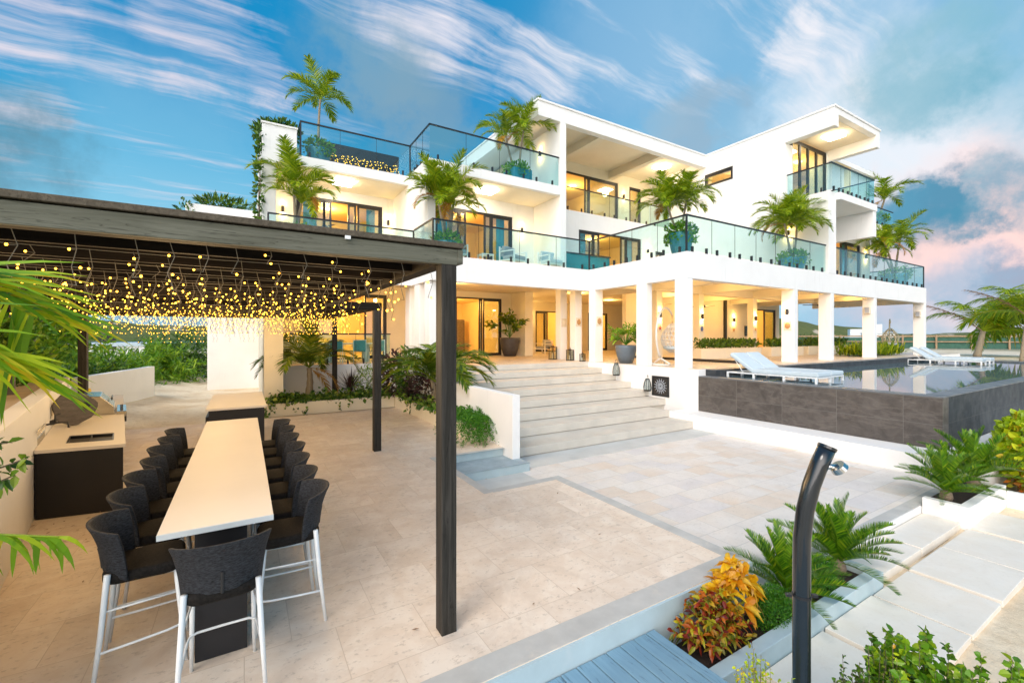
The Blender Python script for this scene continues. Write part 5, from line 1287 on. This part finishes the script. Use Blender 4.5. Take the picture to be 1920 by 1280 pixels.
# under planting of the bed
for i, (x, y, h, lab) in enumerate([(3.05, 15.5, .95, 'spiky purple cordyline in the bed beside the dark post'), (4.36, 13.2, .9, 'spiky purple cordyline in the bed close to the stair wall')]):
    t = thing('cordyline', lab, 'plant', (x, y, .27)); mb = MB()
    for k in range(90):
        a = vr.uniform(0, 6.28); el = R(vr.uniform(25, 88)); strip(mb, (x, y, .3+vr.uniform(0, .25)), Vector((math.cos(a)*math.cos(el), math.sin(a)*math.cos(el), math.sin(el))), h*vr.uniform(.6, 1), .035, .5)
    mb.build('foliage', M['purple_leaf'], t)
shrub('shrub', 'feathery green shrub in the bed between the cordyline and the post', (3.55, 15.3, .75), (.42, .4, .55), 700, .13, .03, 'bright_leaf', base=.27)
shrub('shrub', 'dark purple leaved shrub in the corner of the bed', (4.35, 14.6, .95), (.5, .6, .75), 620, .20, .075, 'purple_leaf', base=.27, seg=2)
shrub('shrub', 'tall dark glossy shrub in the bed left of the near post', (4.42, 13.7, 1.0), (.32, .5, .85), 520, .19, .07, 'shrub_leaf', base=.27, seg=2)
shrub('shrub', 'mixed dark foliage in the bed behind the near post', (4.50, 12.4, .75), (.25, .8, .55), 620, .15, .06, 'purple_leaf', base=.27)
def trailing(label, x0, x1, y, z, along, drops, n=900):
    """pothos that fills the edge of the bed and hangs over it"""
    t = thing('trailing_pothos', label, 'plant', ((x0+x1)/2, y, z)); mb = MB()
    for _ in range(n):
        u = vr.random(); a = x0+(x1-x0)*u; b = y+vr.gauss(.10, .14)
        p = (a, b, z+abs(vr.gauss(.04, .10))) if along == 'x' else (b, a, z+abs(vr.gauss(.04, .10)))
        leaf(mb, Vector(p), rdir(vr, .1), rdir(vr, .9), vr.uniform(.09, .16), vr.uniform(.07, .12), .2)
    for (q, L) in drops:
        for k in range(int(L/.018)):
            s_ = k*.018; sp = .035+.10*math.exp(-s_*6); a = q+vr.gauss(0, sp); out = -.05-vr.uniform(0, .07)
            p = (a, y+out, z+.08-s_) if along == 'x' else (y+out, a, z+.08-s_)
            leaf(mb, Vector(p), rdir(vr, -.7), Vector((0, -1, .2)) if along == 'x' else Vector((-1, 0, .2)), vr.uniform(.07, .13), vr.uniform(.06, .10), .2)
    mb.build('foliage', M['vine_leaf'], t)
leafmat('vine_leaf', [(0, (.025, .075, .012)), (.4, (.06, .15, .016)), (.8, (.16, .27, .025)), (1, (.36, .42, .07))], .25)
trailing('variegated pothos trailing over the front of the bed', .6, 4.2, 14.62, .36, 'x', [(.58, .5), (.72, .42), (1.35, .34), (1.55, .45), (2.55, .42), (2.85, .30), (.95, .25)], 1300)
trailing('variegated pothos trailing over the stair side of the bed', 9.2, 14.4, 4.36, .36, 'y', [(13.2, .42), (12.9, .36), (12.2, .2), (10.2, .6), (9.9, .5)], 1100)
for i, (x, y, lab) in enumerate([(4.30, 8.95, 'hanging foxtail fern at the end of the bed beside the near post'), (4.47, 8.80, 'hanging foxtail fern against the white stair wall')]):
    t = thing('foxtail_fern', lab, 'plant', (x, y, .3), 0, 'foxtail ferns at the end of the palm bed'); mb = MB()
    for k in range(46):
        a = vr.uniform(0, 6.28); p = Vector((x, y, .46)); v = Vector((math.cos(a)*.5, math.sin(a)*.5-.25, .75)); L = vr.uniform(.6, 1.05)
        pts = []
        for s_ in range(9): pts.append(p.copy()); v = (v+Vector((0, 0, -.36))).normalized(); p = p+v*L/8
        for s_ in range(8):
            for q in range(12):
                c = pts[s_].lerp(pts[s_+1], vr.random()); leaf(mb, c, rdir(vr), rdir(vr), .07, .016, 0, seg=1)
    mb.build('foliage', M['fern_leaf'], t)
# potted plants of the terrace
def pot_plant(label, loc, pr, ph, mat, n, L, W, crown, pm_='slate_pot', seg=2):
    t = thing('potted_plant', label, 'plant', loc); x, y, z = loc
    MB().lathe([(pr*.60, 0), (pr*.85, ph*.4), (pr, ph*.85), (pr*1.0, ph), (pr*.9, ph), (pr*.88, ph*.9)], loc, 24).build('pot', M[pm_], t, smooth=True)
    mb = MB(); st = MB()
    for k in range(n):
        a = vr.uniform(0, 6.28); el = R(vr.uniform(20, 85)); d = Vector((math.cos(a)*math.cos(el), math.sin(a)*math.cos(el), math.sin(el))); l_ = crown*vr.uniform(.45, 1.0)
        p0 = Vector((x, y, z+ph)); p1 = p0+d*l_*.6+Vector((0, 0, .1)); p2 = p0+d*l_
        st.tube([p0, p1, p2], .008, 4)
        for q in range(9):
            ld = (d+rdir(vr)*.9).normalized(); leaf(mb, p1.lerp(p2, q/8), ld, rdir(vr, .8), L*vr.uniform(.6, 1.1), W*vr.uniform(.7, 1.1), .3, seg=seg)
    mb.build('foliage', M[mat], t); st.build('stem', M['fern_leaf'], t)
pot_plant('split leaf plant in a dark round pot beside the glass door', (11.75, 19.6, ZF), .52, .95, 'dark_palm_leaf', 26, .34, .15, 1.45, 'dark_pot')
pot_plant('light green bushy plant in a grey blue pot between the columns', (12.35, 12.05, ZF), .40, .68, 'bright_leaf', 46, .26, .055, .95)
pot_plant('small red flowering plant on the terrace beside the dark pot', (13.6, 21.2, ZF), .22, .5, 'croton_leaf', 22, .16, .07, .5)
def bed_row(label, x0, x1, y, z, mat, h, n, L, W):
    t = thing('shrub', label, 'shrub', ((x0+x1)/2, y, z)); mb = MB()
    for k in range(n):
        x = vr.uniform(x0, x1); a = vr.uniform(0, 6.28); el = R(vr.uniform(25, 85)); p = Vector((x, y+vr.uniform(-.2, .2), z+vr.uniform(0, h*.7)))
        leaf(mb, p, Vector((math.cos(a)*math.cos(el), math.sin(a)*math.cos(el), math.sin(el))), rdir(vr, .5), L*vr.uniform(.6, 1.2), W, .25)
    mb.build('foliage', M[mat], t)
bed_row('row of leafy plants in the planter between the inner piers', 17.3, 21.8, 12.55, 1.76, 'shrub_leaf', .5, 900, .26, .07)
bed_row('row of leafy plants in the planter before the television wall', 22.9, 25.9, 12.55, 1.76, 'shrub_leaf', .5, 650, .26, .07)
bed_row('clipped dark plants in the planter seen before the hills', 26.6, 31.3, 12.55, 1.76, 'shrub_leaf', .55, 900, .26, .08)
t = thing('shrub', 'mass of yellow green strap leaved plants by the far pool edge', 'shrub', (28, 10.2, ZF)); mb = MB()
for k in range(1500):
    x = vr.uniform(25.9, 31.3); a = vr.uniform(0, 6.28); el = R(vr.uniform(20, 80)); strip(mb, (x, 10.2+vr.uniform(-.6, .6), ZF+vr.uniform(0, .35)), Vector((math.cos(a)*math.cos(el), math.sin(a)*math.cos(el), math.sin(el))), vr.uniform(.3, .7), .06, .6, seg=3)
mb.build('foliage', M['palm_leaf'], t)

# cycads
cyc = [frond_mesh('frond', M['cycad_leaf'], L=.74, e0=e, curl=c, pairs=58, ll=.13, lw=.011, droop=.05, seed=60+i, rachis=.006, fan=60, vee=.55, ragged=.03, tw=.12, vj=.03) for i, (e, c) in enumerate([(84, 20), (70, 34), (54, 42), (38, 40), (22, 32)])]
def cycad(label, loc, s_):
    t = thing('cycad', label, 'cycad', loc, 0, 'cycads in the planter beds'); x, y, z = loc
    MB().lathe([(.06*s_, 0), (.085*s_, .06*s_), (.07*s_, .14*s_), (.02*s_, .18*s_)], loc, 12).build('trunk', M['bark'], t, smooth=True)
    rosette(t, (x, y, z+.14*s_), cyc, ((0, 4, 0), (1, 7, 0), (2, 9, 0), (3, 8, 0), (4, 5, 4)), vr, s_)
cycad('nearest cycad in the white bed, half behind the shower pipe', (4.72, 2.40, -.42), .86)
cycad('second cycad in the white bed, beyond the shower pipe', (5.85, 2.40, -.42), .95)
cycad('large cycad in the box planter at the head of the slab path', (9.45, 2.40, -.28), 1.0)
cycad('dark cycad in the box planter nearest the pool corner', (10.6, 2.35, -.25), 1.1)
# crotons and low plants in the near bed
t = thing('croton', 'multicoloured red and green croton at the deck end of the white bed', 'shrub', (3.50, 2.38, -.42)); mb = MB()
for k in range(120):
    a = vr.uniform(0, 6.28); el = R(vr.uniform(5, 88)); d = Vector((math.cos(a)*math.cos(el), math.sin(a)*math.cos(el), math.sin(el))); tip = Vector((3.50, 2.38, -.36))+Vector((d.x*.46, d.y*.27, d.z*.46))*vr.uniform(.55, 1)
    for q in range(11):
        ld = (d*.6+rdir(vr)+Vector((0, 0, .35))).normalized(); leaf(mb, tip-d*.05*q*.3, ld, (d+rdir(vr)*.6), vr.uniform(.06, .105), vr.uniform(.026, .04), .35)
mb.build('foliage', M['croton_leaf'], t); st = MB()
for k in range(9): d = rdir(vr, .8); st.tube([(3.50, 2.38, -.44), (3.50+d.x*.2, 2.38+d.y*.15, -.20+.2*abs(d.z))], [.012, .006], 5)
st.build('stem', M['bark'], t)
t = thing('croton', 'golden yellow croton beside the multicoloured one', 'shrub', (3.86, 2.42, -.42)); mb = MB()
for k in range(34):
    a = vr.uniform(0, 6.28); el = R(vr.uniform(20, 88)); d = Vector((math.cos(a)*math.cos(el), math.sin(a)*math.cos(el), math.sin(el))); tip = Vector((3.86, 2.42, -.34))+Vector((d.x*.25, d.y*.20, d.z*.54))*vr.uniform(.6, 1)
    for q in range(8):
        ld = (d*.5+rdir(vr)+Vector((0, 0, .4))).normalized(); leaf(mb, tip, ld, (d+rdir(vr)*.5), vr.uniform(.12, .19), vr.uniform(.05, .075), .35)
mb.build('foliage', M['gold_croton_leaf'], t); st = MB()
for k in range(7): d = rdir(vr, .8); st.tube([(3.86, 2.42, -.44), (3.86+d.x*.15, 2.42+d.y*.12, -.15)], [.014, .007], 5)
st.build('stem', M['bark'], t)
def fine_bush(label, c, rad, n, mat='fern_leaf'):
    t = thing('shrub', label, 'shrub', (c[0], c[1], c[2]-rad[2])); mb = MB()
    for k in range(n):
        d = rdir(vr, .25); p = Vector(c)+Vector((d.x*rad[0], d.y*rad[1], d.z*rad[2]))*vr.uniform(.3, 1)**.6
        for q in range(7): leaf(mb, p+rdir(vr)*.022, rdir(vr, .4), rdir(vr), vr.uniform(.018, .032), .008, 0, seg=1)
    mb.build('foliage', M[mat], t)
fine_bush('feathery bright green asparagus fern between croton and cycad', (4.28, 2.30, -.30), (.26, .17, .24), 1100); fine_bush('feathery green fern filling the bed between the two cycads', (5.30, 2.40, -.30), (.38, .22, .22), 1100)
# foreground shrubs at the lower right
def sprig_bush(label, c, rad, n, L, W, mat, stems=14, name='shrub'):
    """upright twigs with round leaves"""
    t = thing(name, label, 'shrub', (c[0], c[1], c[2])); mb = MB(); st = MB()
    for k in range(stems):
        a = vr.uniform(0, 6.28); rr = vr.uniform(0, 1)**.6; b = Vector((c[0]+rad[0]*rr*math.cos(a)*.6, c[1]+rad[1]*rr*math.sin(a)*.6, c[2])); e_ = Vector((c[0]+rad[0]*rr*math.cos(a), c[1]+rad[1]*rr*math.sin(a), c[2]+rad[2]*vr.uniform(.72, 1)*(1-.16*rr)))
        st.tube([b, b.lerp(e_, .5)+rdir(vr)*.02, e_], [.0026, .0020, .0012], 4)
        for q in range(n):
            u = .25+.75*q/n; p = b.lerp(e_, u); ld = (rdir(vr)+Vector((0, 0, .35))).normalized(); leaf(mb, p, ld, rdir(vr, .7), L*vr.uniform(.6, 1.15), W*vr.uniform(.7, 1.15), .1)
    mb.build('foliage', M[mat], t); st.build('stem', M['bark'], t)
sprig_bush('round leaved green shrub at the lower right by the slab path', (3.34, .96, -.5), (.38, .28, 1.14), 70, .056, .048, 'bright_leaf', 48)
sprig_bush('low round leaved shrub at the bottom right edge', (3.72, .70, -.5), (.28, .18, 1.02), 50, .052, .045, 'bright_leaf', 22)
sprig_bush('thin twiggy shrub with tiny leaves at the foot of the shower', (3.02, 1.12, -.5), (.30, .16, 1.10), 46, .032, .019, 'shrub_leaf', 44); sprig_bush('pale flowering weed left of the shower pipe', (2.50, 1.42, -.5), (.26, .14, 1.06), 46, .026, .016, 'lime_leaf', 40)
sprig_bush('pale flowering weed between the shower and the round leaved shrub', (3.12, 1.00, -.5), (.18, .12, 1.16), 40, .028, .018, 'lime_leaf', 18)
# sea grape and yellow shrubs by the pool
shrub('shrub', 'yellow green sea grape hedge along the foot of the pool wall', (13.0, 2.0, .15), (1.35, .55, .62), 2600, .15, .11, 'lime_leaf', base=-.5, seg=2, up=.6)
shrub('shrub', 'orange tinged shrub below the sea grape hedge', (11.9, 1.75, -.15), (.55, .35, .35), 700, .12, .06, 'croton_leaf', base=-.5)
# windblown coconut palms beyond the pool
coco = [frond_mesh('frond', M['coconut_leaf'] if i % 2 else M['palm_leaf'], L=3.6, e0=e, curl=c, pairs=48, ll=1.05, lw=.06, droop=.9, seed=90+i, rachis=.035, side=sd_, fan=50, vee=.1, ragged=.2) for i, (e, c, sd_) in enumerate([(75, 95, 30), (60, 100, 25), (42, 95, 20), (20, 80, 15)])]
dryf = [frond_mesh('frond', M['dry_leaf'], L=3.2, e0=35, curl=30, pairs=40, ll=.65, lw=.05, droop=1.2, seed=99, rachis=.03, fan=45)]
def wind_palm(label, base, h, lean, s_, trw):
    t = thing('coconut_palm', label, 'palm', base, 0, 'windblown coconut palms on the beach'); tr = MB(); top = curve_trunk(tr, base, (base[0]+lean[0], base[1]+lean[1], base[2]+h), trw*s_, trw*.7*s_, ring=.08); tr.build('trunk', M['palm_trunk'], t, smooth=True)
    for i in range(26):
        az = -58+vr.gauss(0, 34); v = i % 4; q = s_*vr.uniform(.85, 1.15)
        inst(coco[v], 'frond', t, Vector(top)-WORLD[t.name], (R(vr.uniform(-20, 20)), R(vr.uniform(-14, 12)), R(az)), (q, q, q))
    for az, v, tl in ((110, 0, -6), (150, 0, 4), (95, 1, 0)): inst(coco[v], 'frond', t, Vector(top)-WORLD[t.name], (0, R(tl), R(az)), (s_*.8,)*3)
    inst(dryf[0], 'frond', t, Vector(top)-WORLD[t.name], (0, R(-8), R(128)), (s_*.95,)*3)
    return t
wind_palm('windblown coconut palm with a leaning thick trunk beyond the pool', (44, 9.6, .88), 1.8, (.5, -.2), 1.3, .17)
wind_palm('windblown coconut palm with a thin trunk at the right picture edge', (36.8, 6.3, .87), 2.6, (.1, -.2), 1.0, .09)
# climbing plant and planter on the left end of the house
shrub('creeper', 'dark creeper climbing the left end of the villa', (.42, 16.9, 7.4), (.10, .25, 2.2), 420, .17, .10, 'shrub_leaf', cat='creeper', base=4.9); shrub('shrub', 'leafy bush on top of the parapet at the left roof corner', (1.0, 18.2, 9.75), (.75, .5, .42), 700, .2, .1, 'shrub_leaf', base=9.46)
lw_ = MB().box(-1.7, .49, 18.5, 19.2, 4.0, 6.85); tag(lw_.build('side_terrace_wall', M['stucco'], bevel=.01), 'small white terrace wall at the left end of the villa', 'wall')
shrub('shrub', 'bushy plants along the small left terrace wall', (-.7, 18.9, 7.0), (.85, .35, .26), 520, .24, .06, 'shrub_leaf', base=6.85, up=.7); shrub('shrub', 'hanging plant at the corner of the small left terrace wall', (-1.75, 18.6, 6.2), (.25, .3, .6), 200, .18, .08, 'shrub_leaf', base=5.6)
# hedges and trees behind the kitchen and beyond the sand
def tree(name, label, base, h, rad, n, L, W, mat, lean=(0, 0), group=None):
    t = thing(name, label, 'tree', base, 0, group); tr = MB(); top = curve_trunk(tr, base, (base[0]+lean[0], base[1]+lean[1], base[2]+h*.7), .12, .05)
    for k in range(5): d = rdir(vr, .5); tr.tube([Vector(base).lerp(top, .6), top+Vector((d.x*rad[0], d.y*rad[1], abs(d.z)*rad[2]))*.6], [.05, .015], 5)
    tr.build('trunk', M['bark'], t, smooth=True); mb = MB(); c = Vector((base[0]+lean[0], base[1]+lean[1], base[2]+h-rad[2]))
    for k in range(7): d = rdir(vr); cloud(mb, c+Vector((d.x*rad[0], d.y*rad[1], d.z*rad[2]))*.55, (rad[0]*.55, rad[1]*.55, rad[2]*.55), n//7, L, W, vr, .3, .2)
    mb.build('crown', M[mat], t)
tree('tree', 'dense dark green tree behind the near end of the kitchen wall', (-4.15, 9.3, .05), 2.75, (1.1, 1.5, 1.25), 6500, .15, .075, 'shrub_leaf'); tree('tree', 'leafy green tree behind the middle of the kitchen wall', (-4.75, 11.9, .05), 2.9, (1.25, 1.5, 1.35), 6000, .16, .08, 'shrub_leaf')
tree('tree', 'light green tree behind the far end of the kitchen wall', (-5.1, 14.6, .05), 3.2, (1.35, 1.5, 1.5), 5000, .17, .085, 'bright_leaf'); tree('tree', 'bright green tree beyond the back left pergola post', (-5.1, 18.3, .05), 3.3, (1.3, 1.5, 1.5), 4200, .18, .09, 'bright_leaf')
for i, (x, y, rx, rz, lab) in enumerate([(-5.0, 22.0, 1.7, 1.4, 'low dark palm bush nearest the white wall end'), (-4.6, 24.6, 1.9, 1.6, 'green palm bush in the middle of the sand edge'), (-3.6, 27.0, 2.2, 1.85, 'rounded bright palm bush before the sand heap'), (-7.4, 29.5, 2.4, 2.5, 'green palm bush behind the white planter box'), (-2.9, 30.5, 1.9, 3.6, 'tall dark palm bush beside the white block')]):
    t = thing('palm_bush', lab, 'bush', (x, y, .05), 0, 'palm bushes beyond the sand'); mb = MB()
    for k in range(110):
        a = vr.uniform(0, 6.28); el = R(vr.uniform(12, 86)); d = Vector((math.cos(a)*math.cos(el), math.sin(a)*math.cos(el), math.sin(el))); p = Vector((x, y, .1)); L = rz*vr.uniform(.7, 1.15)*(1.25 if el < .9 else 1); v = d*1; pts = [p.copy()]
        for s_ in range(6): p = p+v*L/6*(rx/rz*.35+.65); v = (v+Vector((0, 0, -.22))).normalized(); pts.append(p.copy())
        for s_ in range(1, 6):
            for q in range(9): leaf(mb, pts[s_].lerp(pts[s_+1] if s_ < 6 else pts[s_], vr.random()), (v*.4+rdir(vr)).normalized(), rdir(vr, .6), vr.uniform(.28, .46), .06, .3, seg=1)
    mb.build('foliage', M['bright_leaf' if i in (1, 2, 3) else 'shrub_leaf'], t)
# far hedge line and hills
def hill(name, pts, seed, mat, depth=60, n=60):
    mb = MB(); r = random.Random(seed); vs = []; k = len(pts)
    (x0, y0, _), (x1, y1, _) = pts[0], pts[-1]; L = math.hypot(x1-x0, y1-y0); nx, ny = -(y1-y0)/L, (x1-x0)/L
    if nx*x0+ny*y0 < 0: nx, ny = -nx, -ny
    rows = 7
    for i in range(n+1):
        u = i/n*(k-1); a = min(k-2, int(u)); t = u-a; x = pts[a][0]+(pts[a+1][0]-pts[a][0])*t; y = pts[a][1]+(pts[a+1][1]-pts[a][1])*t; h = pts[a][2]+(pts[a+1][2]-pts[a][2])*(t*t*(3-2*t))
        for j in range(rows):
            v = j/(rows-1); q = math.sin(math.pi*min(1, v*.75+.0))**.8 if j else 0
            vs.append((x+nx*depth*v, y+ny*depth*v, -3+(h+3)*q*(1+.06*r.uniform(-1, 1))))
    fs = [(i*rows+j, (i+1)*rows+j, (i+1)*rows+j+1, i*rows+j+1) for i in range(n) for j in range(rows-1)]
    mb.add(vs, fs); o = mb.build(name, mat, smooth=True); tag(o, kind='structure'); return o
m_, T_, b_ = base_mat('hill_scrub'); oc_ = T_.new('TexCoord').outputs['Object']
c_ = T_.mix(T_.noise(oc_, .14, 8, .7), (.045, .085, .018), (.19, .20, .055)); c_ = T_.mix(T_.rng(T_.noise(oc_, .045, 6, .6), .56, .64), c_, (.58, .48, .36)); T_.put(b_.inputs['Base Color'], c_); b_.inputs['Roughness'].default_value = .95
bp_ = T_.new('Bump'); bp_.inputs['Strength'].default_value = 1; bp_.inputs['Distance'].default_value = 1.5; T_.put(bp_.inputs['Height'], T_.noise(oc_, .5, 8, .75)); T_.l.new(bp_.outputs[0], b_.inputs['Normal'])
hill('hills', [(90, 250, 1), (150, 190, 3), (185, 130, 11), (225, 112, 13), (270, 100, 9), (330, 85, 4), (380, 60, 5), (410, 20, 7), (420, -20, 6), (420, -70, 5), (420, -120, 3)], 3, m_)
hill('hills', [(-420, 500, 8), (-300, 520, 17), (-180, 540, 22), (-60, 560, 15), (60, 560, 12), (160, 520, 5)], 4, m_, 120)
hd = MB()
for _ in range(5200):
    u = vr.random(); q = Vector((60, 64)).lerp(Vector((118, -44)), u)+Vector((vr.uniform(0, 16), 0)); z = ground_z(q.x, q.y); leaf(hd, Vector((q.x, q.y, z+vr.uniform(0, 1.5)*(.6+.4*math.sin(u*60)))), rdir(vr, .3), rdir(vr), vr.uniform(.4, .9), .3, 0, seg=1)
tag(hd.build('beach_scrub', M['hill_leaf']), 'low green scrub beyond the beach fence', 'scrub', kind='stuff')
# the coconut fronds that reach into the left of the picture
fp = thing('coconut_palm', 'young coconut palm whose fronds reach in at the left edge', 'palm', (-2.1, .9, 0))
tr = MB(); curve_trunk(tr, (-2.1, .9, 0), (-2.0, .95, 1.75), .11, .08, ring=.06); tr.build('trunk', M['palm_trunk'], fp, smooth=True)
def bent_frond(parent, rach, n, ll, lw, aim, seed, droop, mat='coconut_leaf', spread=.22):
    r = random.Random(seed); mb = MB(); pts = [Vector(p) for p in rach]
    def at(t):
        x = t*(len(pts)-1); i = min(len(pts)-2, int(x)); return pts[i].lerp(pts[i+1], x-i), (pts[i+1]-pts[i]).normalized()
    mb.tube([at(i/14)[0] for i in range(15)], [.014-.010*i/14 for i in range(15)], 6)
    for j in range(n):
        t = j/(n-1); p, d = at(t)
        for s_ in (1, -1):
            a = Vector(aim[0]).lerp(Vector(aim[1]), t) if s_ > 0 else -Vector(aim[0]).lerp(Vector(aim[1]), t)
            ld = a+d*.55+rdir(r)*spread; L = ll*(1-.45*t*t)*r.uniform(.75, 1.15)
            strip(mb, p, ld, L, lw*r.uniform(.8, 1.15), droop*r.uniform(.5, 1.5), seg=4, tw=ld.cross(Vector((.3, -.6, .6))))
    mb.build('frond', M[mat], parent)
def at(x, y, d):
    a = (x-960)/828; b = (631.5-y)/828; s, c = math.sin(R(YAW)), math.cos(R(YAW)); return Vector(((s+a*c)*d, (c-a*s)*d, CAM_H+b*d))
UPV = Vector((0, 0, 1)); RT = Vector((math.cos(R(YAW)), -math.sin(R(YAW)), 0))
bent_frond(fp, [(-2.0, .95, 1.75), at(-420, 560, 1.55), at(-200, 520, 1.6), at(-60, 530, 1.7), at(60, 590, 1.8)], 62, .62, .021, [RT*.55+UPV*.62, RT*.9+UPV*.34], 3, .75)
bent_frond(fp, [(-2.0, .95, 1.75), at(-460, 640, 1.5), at(-240, 600, 1.55), at(-90, 640, 1.62), at(20, 700, 1.7)], 54, .56, .020, [RT*.45+UPV*.55, RT*.7+UPV*.25], 4, .85)
bent_frond(fp, [(-2.0, .95, 1.72), at(-460, 960, 1.5), at(-220, 985, 1.6), at(-60, 1000, 1.7), at(110, 1006, 1.8)], 34, .30, .020, [RT*.5+UPV*.24, RT*.7+UPV*.16], 5, 1.9)
sg = thing('sea_grape', 'leafy twig of a shrub at the left edge beside the white wall', 'shrub', (-1.6, 2.0, 0)); mb = MB(); st = MB()
for (x0, y0, x1, y1) in ((-200, 950, 52, 858), (-200, 990, 28, 890), (-220, 850, 14, 830), (-160, 1000, -10, 875)):
    p, q = at(x0, y0, 1.75), at(x1, y1, 1.85); st.tube([(-1.6, 2.0, 0), p-Vector((0, 0, .25)), p.lerp(q, .5), q], [.010, .008, .005, .003], 5)
    for k in range(24):
        u = .45+.55*k/23; leaf(mb, p.lerp(q, u), (RT*.5+rdir(vr)).normalized(), rdir(vr, .8), vr.uniform(.04, .07), vr.uniform(.018, .028), .2)
mb.build('foliage', M['shrub_leaf'], sg); st.build('stem', M['bark'], sg)

lt = MB()
for _ in range(70):
    x, y = (vr.gauss(-1.6, .35), vr.gauss(7.2, .3)) if vr.random() < .5 else (vr.uniform(-2, 4), vr.uniform(3, 13))
    leaf(lt, Vector((x, y, .006+vr.uniform(0, .01))), Vector((vr.uniform(-1, 1), vr.uniform(-1, 1), .05)), Vector((0, 0, 1)), vr.uniform(.03, .07), vr.uniform(.012, .025), 0, seg=1)
tag(lt.build('leaf_litter', M['dry_leaf']), 'dry leaves scattered on the pale patio paving', 'leaf litter', kind='stuff')
